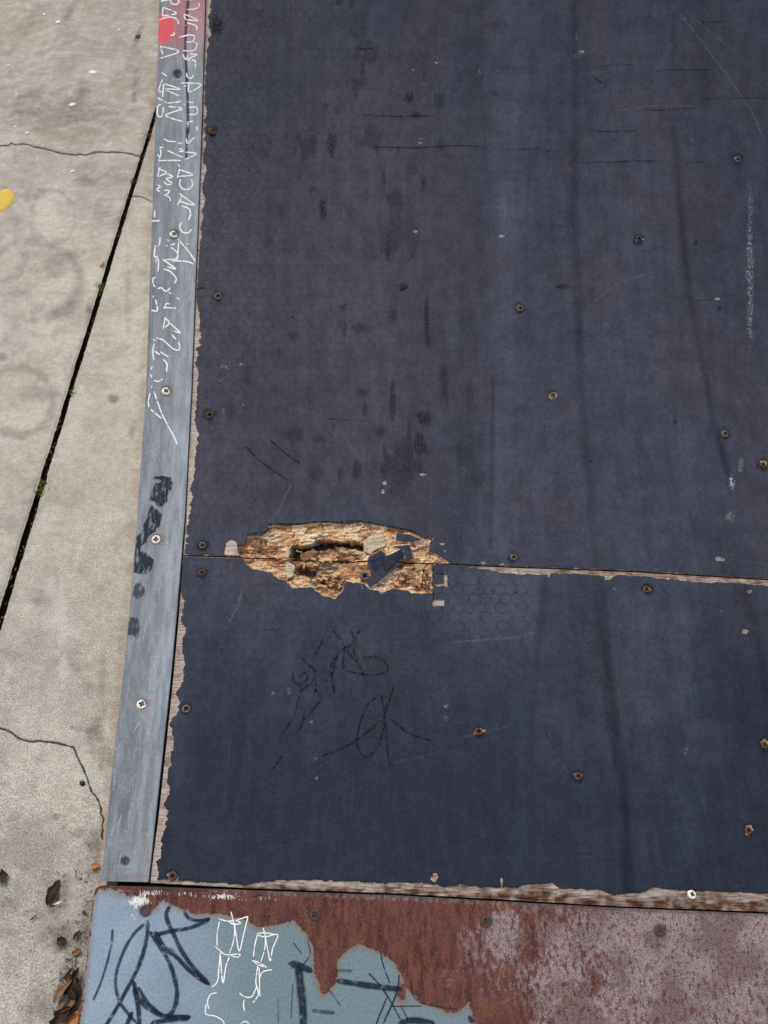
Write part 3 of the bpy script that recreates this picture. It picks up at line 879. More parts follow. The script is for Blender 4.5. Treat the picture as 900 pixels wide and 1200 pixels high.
    for pts, hw, amt, soft in STREAKS:
        m = near(px, py, pts, hw + soft + 4)
        if len(m):
            if (upper and np.asarray(pts)[:, 1].min() > 675) or (not upper and np.asarray(pts)[:, 1].max() < 665): continue
            dl = line_dist(px[m], py[m], pts)
            n = fbm(px[m] * .08, py[m] * .02, 101)
            tone[m] *= 1 + 1.25 * amt * sstep(hw + soft, max(hw - soft, 0), dl) * (0.45 + 1.1 * n)
    tone *= 0.88 + 0.24 * fbm(px * 0.006, py * 0.0035, 103, 4)
    dark, dust = np.zeros(px.shape), np.zeros(px.shape)
    blobs(px, py, SMUDGE, dark, 200)
    blobs(px, py, DUST, dust, 400, 0.7)
    if upper:  # broad band of scuffed black flecks left of the middle
        q = np.hypot((px - 465) / 75, (py - 430) / 190)
        dark = np.maximum(dark, 0.6 * sstep(1.2, .5, q) * sstep(.60, .72, fbm(px * .05, py * .018, 111, 4)))
        q = np.hypot((px - 420) / 130, (py - 150) / 150)
        dark = np.maximum(dark, 0.5 * sstep(1.2, .5, q) * sstep(.62, .74, fbm(px * .06, py * .03, 113, 4)))
    # darker film in a ring round the screws
    for (x, y) in [q[:2] for q in DECK_SCREWS]:
        q = np.hypot(px - x, py - y)
        dark = np.maximum(dark, 0.75 * sstep(9, 4.5, q + (fbm(px * .2, py * .2, 121) - .5) * 8))
    hexm = 0.62 * sstep(375, 290, px + (fbm(px * .02, py * .02, 131) - .5) * 90) * sstep(620, 380, py)
    hexm = np.maximum(hexm, 0.32 * sstep(520, 380, px))
    q = np.hypot((px - 572) / 82, (py - 706) / 40)
    hexm = np.maximum(hexm, 0.80 * sstep(1.25, .45, q + (fbm(px * .06, py * .06, 133) - .5) * .8))
    hexm = np.maximum(hexm, 0.16)
    hexm *= 1 - 0.6 * sstep(760, 850, py)
    if not upper:
        q = poly_sdf(px, py, [(520, 668), (640, 670), (634, 728), (600, 746), (540, 748), (512, 720)])
        tone *= 1 + 0.16 * sstep(-9, 9, q + (fbm(px * .05, py * .05, 141) - .5) * 24)
    warm = np.clip(sstep(640, 420, px) * sstep(60, 200, py) * sstep(640, 560, py) * 0.6 + 0.55 * sstep(.5, .7, fbm(px * .005, py * .003, 151)), 0, 1) * sstep(880, 680, py)
    navy_falloff = np.clip(sstep(600, 990, py + (fbm(px * .012, py * .008, 171, 4) - .5) * 320) * 0.95 + 0.25 * sstep(760, 900, px), 0, 1)  # lens falloff and weaker sky reflection towards the foot, put into the film colour
    if upper: z = z - 0.0005 * (1 - fm) * (seam - py < 3)
    verts = W(XX, S, z.reshape(nr, nc)).reshape(-1, 3)
    # skirts down the left edge and both ends
    faces = grid_faces(nr, nc)
    idx = np.arange(nr * nc).reshape(nr, nc)
    rim = np.concatenate([idx[:, 0][::-1], idx[0, 1:]]) if True else None
    loops = [idx[::-1, 0], idx[0, :], idx[-1, ::-1]]
    V, Fc = [verts], [faces]
    base = len(verts)
    A = dict(surf=np.stack([XX.ravel(), S.ravel(), np.zeros(nr * nc)], -1), film=film, tone=tone, dust=dust, dark=dark, hexm=hexm, rot_shade=rot_shade, grey=grey, warm=warm, navy_falloff=navy_falloff, plyt=plyt)
    ext = {k: [v] for k, v in A.items()}
    for lp in loops:
        lower = W(XX.ravel()[lp], S.ravel()[lp], -0.0185)
        n = len(lp)
        V.append(verts[lp]); V.append(lower)
        a = base + np.arange(n)
        bb = a + n
        Fc.append(np.stack([a[:-1], bb[:-1], bb[1:], a[1:]], -1))
        base += 2 * n
        for k in A:
            for rep in range(2):
                vv = A[k][lp].copy()
                if k == 'film': vv[:] = -20
                if k == 'rot_shade': vv[:] = 0.7
                if k == 'grey': vv[:] = 0.8
                if k == 'surf' and rep: vv[:, 0] += 0.013; vv[:, 1] += 0.013
                ext[k].append(vv)
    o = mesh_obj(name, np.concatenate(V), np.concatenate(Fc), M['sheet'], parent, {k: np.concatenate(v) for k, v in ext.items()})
    return o


# ------------------------------------------------------------------ strokes and flat marks
LIFT = [0.0]


def catmull(pts, step=1.2):
    p = np.asarray(pts, float)
    if len(p) == 2:
        n = max(3, int(np.hypot(*(p[1] - p[0])) / step))
        return p[0] + (p[1] - p[0]) * np.linspace(0, 1, n)[:, None]
    q = np.vstack([2 * p[0] - p[1], p, 2 * p[-1] - p[-2]])
    out = []
    for i in range(1, len(q) - 2):
        n = max(2, int(np.hypot(*(q[i + 1] - q[i])) / step))
        t = np.linspace(0, 1, n, endpoint=False)[:, None]
        a, b, c, d = q[i - 1], q[i], q[i + 1], q[i + 2]
        out.append(0.5 * ((2 * b) + (c - a) * t + (2 * a - 5 * b + 4 * c - d) * t ** 2 + (3 * b - a - 3 * c + d) * t ** 3))
    out.append(p[-1:])
    return np.vstack(out)


def strokes(name, items, mat, parent, zfun, label=None, smooth=True):
    """items: list of (photo points, width px); one mesh lying on the ramp surface"""
    V, Fq, E, Sv, Fd = [], [], [], [], []
    base = 0
    for it in items:
        pts, w = it[0], it[1]
        fd = it[2] if len(it) > 2 else 1.0
        c = catmull(pts) if smooth else np.vstack([catmull([a, b])[:-1] for a, b in zip(pts[:-1], pts[1:])] + [np.asarray(pts[-1:], float)])
        if len(c) < 2: continue
        tg = np.gradient(c, axis=0)
        tg /= np.maximum(np.hypot(tg[:, 0], tg[:, 1]), 1e-6)[:, None]
        nn = np.stack([-tg[:, 1], tg[:, 0]], -1)
        u = np.linspace(0, 1, len(c))
        L = np.hypot(*np.diff(c, axis=0).T).sum()
        wv = w * (0.82 + 0.36 * vnoise(u * L * 0.12 + base, u * 0 + 3.3, 5))
        cap = np.minimum(1, np.minimum(u, 1 - u) * L / max(w * 0.5, .3)) ** 0.5
        wv = wv * np.maximum(cap, 0.15) * 0.5
        wv = np.maximum(wv, 0.2)
        rows = []
        LIFT[0] = (LIFT[0] + 0.000006) % 0.00018
        for k, o in enumerate((-1, -0.5, 0, 0.5, 1)):
            q = c + nn * (wv * o)[:, None]
            s = S_of(q[:, 1])
            X = X_of(q[:, 0], s)
            z = zfun(X, s) + 0.00022 + LIFT[0]
            rows.append(W(X, s, z))
            E.append(np.full(len(c), abs(o)))
            Sv.append(np.stack([X, s, np.zeros(len(c))], -1))
            Fd.append(np.full(len(c), fd))
        n = len(c)
        V.append(np.concatenate(rows))
        a = base + np.arange(n - 1)
        for k in range(4):
            Fq.append(np.stack([a + k * n, a + k * n + 1, a + (k + 1) * n + 1, a + (k + 1) * n], -1))
        base += 5 * n
    o = mesh_obj(name, np.concatenate(V), np.concatenate(Fq), mat, parent, dict(edge=np.concatenate(E), surf=np.concatenate(Sv), fade=np.concatenate(Fd)))
    if label: o['label'] = label
    return o


def blot(name, polys, mat, parent, zfun, label=None, soft=3.0, rag=2.0, fade=1.0):
    V, Fq, E, Sv = [], [], [], []
    base = 0
    for p in polys:
        a = np.asarray(p, float)
        x = np.arange(a[:, 0].min() - 3, a[:, 0].max() + 3, 0.9)
        y = np.arange(a[:, 1].min() - 3, a[:, 1].max() + 3, 0.9)
        gx, gy = np.meshgrid(x, y)
        d = poly_sdf(gx.ravel(), gy.ravel(), p) + (fbm(gx.ravel() * .25, gy.ravel() * .2, 7, 3) - .5) * rag * 2
        e = np.clip(1 - d / soft, 0, 1)
        s = S_of(gy.ravel())
        X = X_of(gx.ravel(), s)
        LIFT[0] = (LIFT[0] + 0.000006) % 0.00018
        V.append(W(X, s, zfun(X, s) + 0.00022 + LIFT[0]))
        keep = (np.minimum(np.minimum(e.reshape(gx.shape)[:-1, :-1], e.reshape(gx.shape)[1:, 1:]), np.minimum(e.reshape(gx.shape)[:-1, 1:], e.reshape(gx.shape)[1:, :-1])) < 1)
        Fq.append(grid_faces(*gx.shape, keep) + base)
        base += gx.size
        E.append(e)
        Sv.append(np.stack([X, s, np.zeros(len(X))], -1))
    n = base
    o = mesh_obj(name, np.concatenate(V), np.concatenate(Fq), mat, parent, dict(edge=np.concatenate(E), surf=np.concatenate(Sv), fade=np.full(n, fade)))
    if label: o['label'] = label
    return o


# ------------------------------------------------------------------ screws: countersunk heads with a cross recess
def screw_mesh(name, mats, R=0.0076, recess=True, sink=0.0):
    n, rings = 32, 11
    V, Fc, mi = [(0, 0, 0)], [], []
    rr = [R * (k / (rings - 1)) for k in range(1, rings)] + [R * 1.06]
    for r in rr:
        for j in range(n):
            a = 2 * math.pi * j / n
            V.append((r * math.cos(a), r * math.sin(a), 0))
    V = np.array(V)
    x, y = V[:, 0] / R, V[:, 1] / R
    q = np.hypot(x, y)
    z = 0.00085 - 0.00035 * q ** 2 - np.where(q > 0.93, 0.0016 * (q - 0.93) / 0.13 * 2, 0)
    inx = ((abs(x) < 0.20) | (abs(y) < 0.20)) & (q < 0.55)
    if recess: z = np.where(inx, -0.0016 * (1 - 0.6 * q), z)
    V[:, 2] = z - sink
    for j in range(n):
        Fc.append((0, 1 + j, 1 + (j + 1) % n))
    for k in range(len(rr) - 1):
        for j in range(n):
            a, b = 1 + k * n + j, 1 + k * n + (j + 1) % n
            Fc.append((a, a + n, b + n, b))
    for f in Fc:
        c = V[list(f)].mean(0)
        cx, cy, cq = c[0] / R, c[1] / R, math.hypot(c[0], c[1]) / R
        mi.append(1 if recess and ((abs(cx) < 0.21) or (abs(cy) < 0.21)) and cq < 0.55 else 0)
    me = bpy.data.meshes.new(name)
    me.from_pydata(V.tolist(), [], Fc)
    for m in mats: me.materials.append(m)
    me.polygons.foreach_set('material_index', mi)
    me.polygons.foreach_set('use_smooth', [q > 0.6 for q in [math.hypot(*V[list(f)].mean(0)[:2]) / R for f in Fc]])
    me.update()
    return me


SCREW = {k: screw_mesh('screw_' + k, (M['screw_' + k], M['dirt'])) for k in ('bright', 'dull', 'rust', 'dark')}


def put_screw(px, py, kind, parent, zfun, size=1.0, lift=0.0, label=None):
    s = float(S_of(py))
    X = float(X_of(px, s))
    o = bpy.data.objects.new('screw', SCREW[kind])
    COL.objects.link(o)
    o.location = W(X, s, float(zfun(np.array([X]), np.array([s]))[0]) + lift)
    al = float(np.interp(s, ST, ALT))
    o.rotation_euler = (al + random.uniform(-.05, .05), random.uniform(-.05, .05), random.uniform(0, 1.5))
    o.scale = (size, size, size)
    o.parent = parent
    if label: o['label'] = label
    return o


def flat0(X, s): return np.zeros_like(np.asarray(X, float))
def zdeck(X, s): return np.full_like(np.asarray(X, float), 0.0009)


# ================================================================== THE SETTING
# ------------------------------------------------------------------ ground, pavement slabs, joint
gnd = mesh_obj('ground', [(-150, -150, -0.16), (150, -150, -0.16), (150, 150, -0.16), (-150, 150, -0.16)], [(0, 1, 2, 3)], M['earth'], smooth=False)
tag(gnd, kind='structure')

J0, J1 = ground(182, 132)[:2], ground(-1, 726)[:2]
JD = (J0 - J1) / np.linalg.norm(J0 - J1)              # along the joint, away from the camera
JN = np.array([JD[1], -JD[0]])                        # across, to the right
JO = J1
GW = 0.0064                                           # half width of the joint


def jw(u, w):
    return JO[0] + JD[0] * w + JN[0] * u, JO[1] + JD[1] * w + JN[1] * u


bed_w = np.linspace(-6, 9, 400)
bv, n_ = [], len(bed_w)
for u in (-0.05, 0.05):
    x, y = jw(u, bed_w)
    bv.append(np.stack([x, y, -0.020 + 0.004 * vnoise(bed_w * 60, bed_w * 0 + u, 4)], -1))
pave = mesh_obj('pavement', np.concatenate(bv), np.stack([np.arange(n_ - 1), np.arange(n_ - 1) + n_, np.arange(n_ - 1) + n_ + 1, np.arange(n_ - 1) + 1], -1), M['soil'])
tag(pave, kind='structure')


def grade(a, fine_to, step, end, grow=1.25):
    out = list(np.arange(a, fine_to, step))
    d = step
    while out[-1] < end:
        d = min(d * grow, 0.5)
        out.append(out[-1] + d)
    return np.array(out)


CRACKS = [[(-60, 178)] + crop(0, 0, 3, [(0, 512), (60, 506), (100, 508), (140, 518), (180, 527), (220, 536), (260, 542), (330, 537), (400, 533), (450, 540), (497, 550)]),
          crop(0, 0, 3, [(462, 688), (500, 692), (520, 702), (560, 722), (700, 760)]),
          [(-60, 840)] + crop(0, 850, 3, [(0, 10), (40, 25), (60, 42), (90, 55), (150, 58), (200, 62), (235, 70), (258, 78), (268, 100), (280, 130), (300, 170), (312, 205), (328, 240), (345, 265), (356, 300), (362, 340), (362, 400)])]


def slab(side):
    if side < 0: u = -grade(GW, 0.60, 0.0032, 3.0)[::-1]
    else: u = grade(GW, 0.62, 0.0030, 3.2)
    w = np.concatenate([-grade(0.62, 0.63, 0.0032, 3.0)[::-1], np.arange(-0.61, 1.75, 0.0034), grade(1.75, 1.76, 0.0032, 6.0)])
    if side < 0: w = w[w > -2.9]
    cpt = ground(*np.array(CRACKS[0 if side < 0 else 2]).T)[:, :2] - JO
    cw_, cu_ = cpt @ JD, cpt @ JN

    def refine(a, lo_, hi_, step):
        return np.concatenate([a[a < lo_], np.arange(lo_, hi_, step), a[a > hi_]])
    w = refine(w, cw_.min() - 0.01, cw_.max() + 0.01, 0.0013 if side < 0 else 0.0016)
    if side > 0: u = refine(u, max(GW + 0.0005, cu_.min() - 0.01), cu_.max() + 0.01, 0.0016)
    uu, ww = np.meshgrid(u, w)
    # ragged, slightly rounded lip at the joint
    lip = np.exp(-(np.abs(uu) - GW) / 0.006)
    uu2 = uu + lip * ((fbm(ww * 22, ww * 0 + side * 3.7, 11, 2) - 0.5) * 0.003 + (fbm(ww * 150, ww * 0 + side * 5.7, 13, 3) - 0.5) * 0.0028)
    x, y = jw(uu2, ww)
    P = np.stack([x, y, np.zeros_like(x)], -1).reshape(-1, 3)
    px, py = ground_px(P)
    ok = (P[:, 1] > -0.35)
    px = np.where(ok, px, -5000)
    crack = np.full(len(P), 99.0)
    for ci, c in enumerate(CRACKS):
        if (ci == 0) != (side < 0): continue
        m = near(px, py, c, 15)
        wob = (fbm(px[m] * .15, py[m] * .15, 17, 3) - .5) * 5
        crack[m] = np.minimum(crack[m], line_dist(px[m] + wob, py[m] + wob * .8, c) * (1.0 if ci != 1 else 1.5))
    z = (fbm(x.ravel() * 2.2, y.ravel() * 2.2, 19, 3) - .5) * 0.003 + (fbm(x.ravel() * 60, y.ravel() * 60, 20, 3) - .5) * 0.0006
    z -= 0.0022 * sstep(2.0, 0.2, crack)
    z -= 0.0030 * np.exp(-(np.abs(uu.ravel()) - GW) / 0.0013)
    stain = np.zeros(len(P))
    ST_ = [(162, 43, 3.2, 2.2, 1.3), (151, 46, 3, 1.5, .9), (123, 10, 2.5, 3, .7), (124, 16, 2, 3, .5), (100, 52, 20, 6, .28), (13, 58, 12, 5, .3), (78, 23, 7, 3, .45), (98, 108, 14, 9, .38),
           (30, 112, 10, 7, .42), (158, 95, 4, 12, .45), (135, 100, 18, 3, .3), (157, 115, 4, 4, .5), (60, 10, 20, 4, .2), (105, 363, 5, 6, .6), (114, 333, 4, 4, .4), (133, 467, 6, 6, .6),
           (155, 507, 5, 7, .45), (96, 211, 16, 13, .35), (112, 122, 20, 3, .25), (2, 418, 7, 7, .5), (40, 345, 50, 5, .2), (45, 460, 22, 14, .28), (95, 780, 18, 9, .30), (40, 700, 16, 10, .32),
           (12, 765, 14, 10, .3), (96, 918, 3.4, 3.4, 1.3), (84, 853, 3, 3, .6), (112, 870, 12, 30, .50), (122, 885, 12, 16, .6), (92, 975, 10, 8, .35), (66, 957, 4, 4, .6), (110, 1000, 10, 30, .5),
           (72, 1042, 20, 18, .5), (78, 1100, 22, 20, .6), (60, 1060, 10, 18, .45), (100, 1085, 8, 30, .5), (84, 1160, 22, 30, .75), (40, 1072, 14, 5, .4), (10, 1095, 8, 6, .35), (5, 1060, 14, 10, .3),
           (50, 1180, 30, 20, .4), (150, 350, 5, 60, .2), (120, 800, 6, 40, .3), (80, 300, 40, 8, .2), (20, 260, 30, 40, .22), (60, 300, 30, 24, .22), (20, 390, 26, 40, .25), (60, 130, 60, 30, .25), (100, 250, 40, 30, .15)]
    for i, (cx, cy, rx, ry, st) in enumerate(ST_):
        m = np.nonzero((abs(px - cx) < rx * 2.3) & (abs(py - cy) < ry * 2.3))[0]
        if len(m):
            q = np.hypot((px[m] - cx) / rx, (py[m] - cy) / ry)
            stain[m] = np.maximum(stain[m], 1.35 * st * sstep(1.35, .35, q + (fbm(px[m] * .12, py[m] * .16, 500 + i, 3) - .5) * 1.1))
    # ring-like old tyre marks
    for (cx, cy, rx, ry, hw, st) in [(35, 330, 60, 45, 9, .5), (20, 470, 42, 40, 8, .5), (0, 300, 30, 30, 7, .4), (62, 255, 26, 32, 5, .4)]:
        q = abs(np.hypot((px - cx) / rx, (py - cy) / ry) - 1) * min(rx, ry)
        stain = np.maximum(stain, st * sstep(hw, 1, q + (fbm(px * .05, py * .05, 71) - .5) * 10))
    stain = stain * 1.0 + 0.40 * sstep(380, 30, py + (fbm(px * .02, py * .02, 72) - .5) * 200) * ok + 0.22 * sstep(880, 1060, py + (fbm(px * .02, py * .02, 74) - .5) * 160) * ok * (py < 1500) + 0.28 * sstep(.50, .72, fbm(x.ravel() * 14, y.ravel() * 14, 73, 5)) + 0.35 * np.exp(-(np.abs(uu.ravel()) - GW) / 0.008)
    coarse = 0.12 + 0.88 * sstep(330, 760, py + (fbm(px * .01, py * .01, 75) - .5) * 160)
    coarse = np.where(ok, coarse, 1.0)
    brown = 0.40 * sstep(14, 2, tab(TRIM_L, py) - px) * (px < tab(TRIM_L, py) + 3) * ok
    brown = np.maximum(brown, 0.35 * sstep(420, 0, py) * fbm(x.ravel() * 3, y.ravel() * 3, 77, 3) * ok)
    pale = np.zeros(len(P))
    blobs(px, py, [(72, 720, 7, 50, .55), (75, 780, 6, 22, .7), (62, 690, 7, 14, .5), (120, 938, 8, 8, .8), (116, 1045, 14, 10, .35), (95, 1060, 8, 8, .35), (84, 1060, 6, 30, .3)], pale, 900)
    V = np.stack([x.ravel(), y.ravel(), z], -1)
    nr, nc = uu.shape
    faces = grid_faces(nr, nc)
    e = np.arange(nr * nc).reshape(nr, nc)[:, -1 if side < 0 else 0]
    low = V[e].copy()
    low[:, 2] = -0.09
    base = nr * nc
    k = np.arange(nr - 1)
    sk = np.stack([e[k], base + k, base + k + 1, e[k + 1]], -1)
    if side < 0: sk = sk[:, ::-1]
    at = dict(crack=crack, stain=np.clip(stain, 0, 1.2), coarse=coarse, brown=brown, pale=pale)
    at = {kk: np.concatenate([vv, vv[e]]) for kk, vv in at.items()}
    return mesh_obj('concrete_slab', np.concatenate([V, low]), np.concatenate([faces, sk]), M['concrete'], pave, at)


slabA = slab(-1)
slabB = slab(1)


def ground_spot(name, px, py, rx, ry, mat, parent, th=0.0012, label=None, rag=0.25, seed=0):
    c = ground(px, py)
    ex = np.linalg.norm(ground(px + rx, py) - c)
    ey = np.linalg.norm(ground(px, py - ry) - c)
    n = 26
    a = np.linspace(0, 2 * math.pi, n, endpoint=False)
    k = 1 + (vnoise(np.cos(a) * 1.6 + 9, np.sin(a) * 1.6 + seed * 3.1, seed) - .5) * 2 * rag
    V = [(c[0], c[1], 0.0016 + th)]
    for f, z in ((0.55, 0.0016 + th), (0.9, 0.0014 + th * .8), (1.0, -0.004)):
        for i in range(n):
            V.append((c[0] + ex * k[i] * f * math.cos(a[i]), c[1] + ey * k[i] * f * math.sin(a[i]), z))
    Fc = [(0, 1 + i, 1 + (i + 1) % n) for i in range(n)]
    for r in range(2):
        for i in range(n):
            p, q = 1 + r * n + i, 1 + r * n + (i + 1) % n
            Fc.append((p, p + n, q + n, q))
    o = mesh_obj(name, V, Fc, mat, parent)
    if label: o['label'] = label
    return o


ground_spot('paint_spot', 1, 235.5, 15.5, 14.5, M['yellow'], slabA, -0.0007, 'round yellow paint spot', 0.05, 3)
for i, (x, y, rx, ry) in enumerate([(109, 85, 4.6, 2.4), (85, 123, 4, 2), (68, 26, 3, 1.8), (85, 201, 2.6, 1.5), (140, 35, 1.8, 1.3), (52, 17, 1.8, 1.2), (32, 156, 2.2, 1.2), (18, 149, 2, 1.1), (10, 77, 2, 1.1)]):
    ground_spot('paint_fleck', x, y, rx, ry, M['whitefleck'], slabA, 0.0004, None, 0.3, i)
ground_spot('gum_spot', 161.5, 43, 2.8, 2.2, M['gum'], slabA, 0.0012, None, 0.2, 20)
ground_spot('gum_spot', 96.5, 918, 3.2, 3.2, M['gum'], slabB, 0.0012, None, 0.2, 21)

# litter lying in the joint: bits nobody could count
V, Fc = [], []
for i in range(230):
    w = random.uniform(-0.25, 2.2)
    u = random.gauss(0, 0.0030)
    x, y = jw(u, w)
    L, b = random.uniform(0.002, 0.009), random.uniform(0.0007, 0.0024)
    a = math.atan2(JD[1], JD[0]) + random.gauss(0, 0.9)
    ca, sa = math.cos(a), math.sin(a)
    z = random.uniform(-0.017, -0.006) if random.random() < .8 else -0.004
    k = len(V)
    tz = random.uniform(-0.002, 0.002)
    for (p, q, h) in ((-1, -1, 0), (1, -1, tz), (1, 1, tz), (-1, 1, 0), (0, 0, 0.0012)):
        V.append((x + L * p / 2 * ca - b * q / 2 * sa, y + L * p / 2 * sa + b * q / 2 * ca, z + h))
    Fc += [(k, k + 1, k + 4), (k + 1, k + 2, k + 4), (k + 2, k + 3, k + 4), (k + 3, k, k + 4)]
lit = mesh_obj('joint_litter', V, Fc, M['litter'])
tag(lit, 'crumbs of dry brown litter lying in the dark slab joint', 'litter', kind='stuff')


# ------------------------------------------------------------------ moss tufts in the joint
def moss(px, py, Lpx, n, label):
    c = ground(px, py)
    V, Fc = [], []
    for i in range(n):
        w = random.uniform(-.5, .5) * Lpx * 0.00165
        u = random.gauss(0, 0.0042)
        bx, by = JD[0] * w + JN[0] * u, JD[1] * w + JN[1] * u
        h = random.uniform(0.004, 0.010)
        a = random.uniform(0, 6.28)
        r = random.uniform(0.0010, 0.0024)
        lx, ly = math.cos(a) * h * .6, math.sin(a) * h * .6
        dx, dy = -math.sin(a) * r, math.cos(a) * r
        k = len(V)
        V += [(bx - dx * .5, by - dy * .5, -0.008), (bx + dx * .5, by + dy * .5, -0.008), (bx + lx * .6 + dx, by + ly * .6 + dy, h * .6 - 0.005),
              (bx + lx, by + ly, h - 0.006), (bx + lx * .6 - dx, by + ly * .6 - dy, h * .6 - 0.005)]
        Fc += [(k, k + 1, k + 2, k + 4), (k + 4, k + 2, k + 3)]
    o = mesh_obj('moss_tuft', V, Fc, M['moss'], smooth=False)
    o.location = (c[0], c[1], 0)
    return tag(o, label, 'moss', 'moss tufts growing in the slab joint')


moss(119, 337, 22, 80, 'green moss tuft in the slab joint just below an orange leaf scrap')
moss(87, 459, 14, 60, 'small green moss tuft midway along the slab joint')
moss(50, 572, 24, 95, 'longest green moss tuft in the lower part of the slab joint')
moss(174, 158, 10, 18, 'tiny green moss sprig at the top of the slab joint beside the metal trim')
moss(156, 212, 10, 16, 'tiny green moss sprig in the slab joint below the long thin crack')


# ------------------------------------------------------------------ dead leaves
def leaf(px, py, L, wd, ang, mat, label, curl=0.5, z=0.0035, name='dead_leaf', cat='leaf', group='dead leaves on the concrete', tilt=(0, 0), rag=.45):
    c = ground(px, py)
    L, wd = L * 0.86, wd * 0.86
    n, m = 13, 7
    V = []
    sd = random.randrange(1000)
    for i in range(n):
        t = i / (n - 1)
        prof = math.sin(math.pi * t ** 0.8) ** 0.75 * (1 + (float(vnoise(np.array([t * 7.]), np.array([1.]), sd)[0]) - .5) * 2 * rag) + 0.04
        for j in range(m):
            q = j / (m - 1) * 2 - 1
            x = (t - .5) * L
            y = q * wd / 2 * prof
            zz = curl * wd * (q * q * .55) * prof + curl * L * 0.12 * math.sin(t * 5 + sd)
            V.append((x, y, zz))
    o = mesh_obj(name, V, grid_faces(n, m), mat)
    o.location = (c[0], c[1], z)
    o.rotation_euler = (tilt[0], tilt[1], math.radians(ang))
    so = o.modifiers.new('thick', 'SOLIDIFY')
    so.thickness = 0.0005
    return tag(o, label, cat, group)


def pxlen(px, py): return np.linalg.norm(ground(px + 1, py) - ground(px, py))


k_ = pxlen(64, 1046)
leaf(63, 1046, 34 * k_, 12 * k_, 76, M['leafdark'], 'dark curled dead leaf lying on the pale concrete beside a white splinter', 0.9)
leaf(63, 1054, 17 * k_, 9 * k_, 70, M['leafbrown'], 'brown leaf half under the dark curled leaf on the concrete', 0.3, 0.0022)
leaf(4, 1028, 16 * k_, 14 * k_, 20, M['leafdark'], 'black leaf scrap at the left edge of the concrete', 0.6)
leaf(113, 1015.5, 13 * k_, 7.5 * k_, 6, M['leaforange'], 'small orange leaf scrap against the foot of the metal trim', 0.5, 0.004)
leaf(91, 1096, 13 * k_, 5 * k_, 62, M['leafdark'], 'small dark elongated leaf scrap near the rusty edge of the steel plate', 0.7)
leaf(73, 1103, 13 * k_, 9 * k_, 15, M['leafdark'], 'small round dark leaf scrap left of the elongated one', 0.7)
leaf(91, 1116, 13 * k_, 8 * k_, 30, M['leafbrown'], 'brown leaf scrap touching the rusty left edge of the steel plate', 0.6)
leaf(100, 1070, 7 * k_, 3.5 * k_, -25, M['leafdark'], 'tiny black crumb of leaf beside the top of the rusty plate edge', 0.4)
leaf(40, 1076, 10 * k_, 2.5 * k_, 40, M['leafdark'], 'thin black leaf sliver on the open concrete left of the leaf scraps', 0.4)
leaf(120, 311, 10 * pxlen(120, 311), 5 * pxlen(120, 311), 75, M['leaforange'], 'orange leaf scrap caught in the slab joint above the moss', 0.4, 0.001, group='leaf scraps in the slab joint')
heap = 'dead leaves heaped against the steel plate'
for (x, y, L, w, a, mt, lab, cu) in [
    (86, 1150, 34, 9, 66, 'leafdark', 'uppermost dark narrow leaf of the heap by the steel plate', .8),
    (76, 1162, 32, 9, 58, 'leafbrown', 'brown narrow leaf on the left flank of the heap by the steel plate', .7),
    (88, 1172, 36, 15, 80, 'leafdark', 'broad black leaf in the middle of the heap by the steel plate', .9),
    (80, 1181, 26, 12, 35, 'leafbrown', 'pale brown curled leaf low in the heap by the steel plate', .6),
    (74, 1192, 30, 16, 50, 'leafdark', 'large dark leaf at the bottom left of the heap', .8),
    (90, 1195, 24, 12, 10, 'leaforange', 'orange brown leaf at the very bottom of the heap against the plate', .6),
    (92, 1158, 24, 8, 100, 'leafdark', 'dark leaf tucked against the rusty plate edge at the top of the heap', .9),
    (82, 1141, 18, 3, 50, 'leafdark', 'thin dark stalk sticking out above the heap', .4)]:
    leaf(x, y, L * k_, w * k_, a, M[mt], lab, cu, random.uniform(0.003, 0.009), group=heap, tilt=(random.uniform(-.5, .5), random.uniform(-.3, .3)))
V, Fc = [], []
for i in range(420):
    if i < 190: qx, qy = random.gauss(84, 10), random.gauss(1165, 24)
    elif i < 300: qx, qy = 108 - random.expovariate(1 / 14), random.uniform(1020, 1200)
    else: qx, qy = random.uniform(0, 115), random.uniform(930, 1200)
    if qx > tab([(900, 125), (1040, 112), (1200, 91)], qy) - 2: continue
    c = ground(qx, qy)
    L, b = random.uniform(0.0012, 0.008), random.uniform(0.0005, 0.0016)
    if i >= 300: L, b = L * .45, b * .8
    a = random.uniform(0, 3.14)
    ca, sa = math.cos(a), math.sin(a)
    z = random.uniform(0.0008, 0.0035)
    k = len(V)
    tz = random.uniform(-0.001, 0.003) if i < 190 else 0.0003
    for (p, q, h) in ((-1, -1, 0), (1, -.4, tz), (1, .4, tz), (-1, 1, 0), (0, 0, 0.0007)):
        V.append((c[0] + L * p / 2 * ca - b * q / 2 * sa, c[1] + L * p / 2 * sa + b * q / 2 * ca, z + h))
    Fc += [(k, k + 1, k + 4), (k + 1, k + 2, k + 4), (k + 2, k + 3, k + 4), (k + 3, k, k + 4)]
tag(mesh_obj('leaf_litter', V, Fc, M['litterdark']), 'fine dark crumbs of leaf and twig on the concrete by the steel plate', 'litter', kind='stuff')
spl = leaf(70, 1059, 12 * k_, 2.4 * k_, 22, M['whitefleck'], 'thin white wood splinter across the dark curled leaf', 0.1, 0.007, 'wood_splinter', 'splinter', None)

# ================================================================== THE RAMP
ramp = empty('skate_ramp', (0, float(np.interp(0, ST, YT)), 0))
tag(ramp, 'curved skate ramp of worn dark plywood with galvanised trim and rusty steel foot plate', 'skate ramp')
mw = np.eye(4)
ROOT = empty  # (kept simple: children are built in world space and parented with an inverse)


def adopt(o, p):
    """parent o keeping its world placement"""
    o.parent = p
    o.matrix_parent_inverse = p.matrix_world.inverted()
    return o


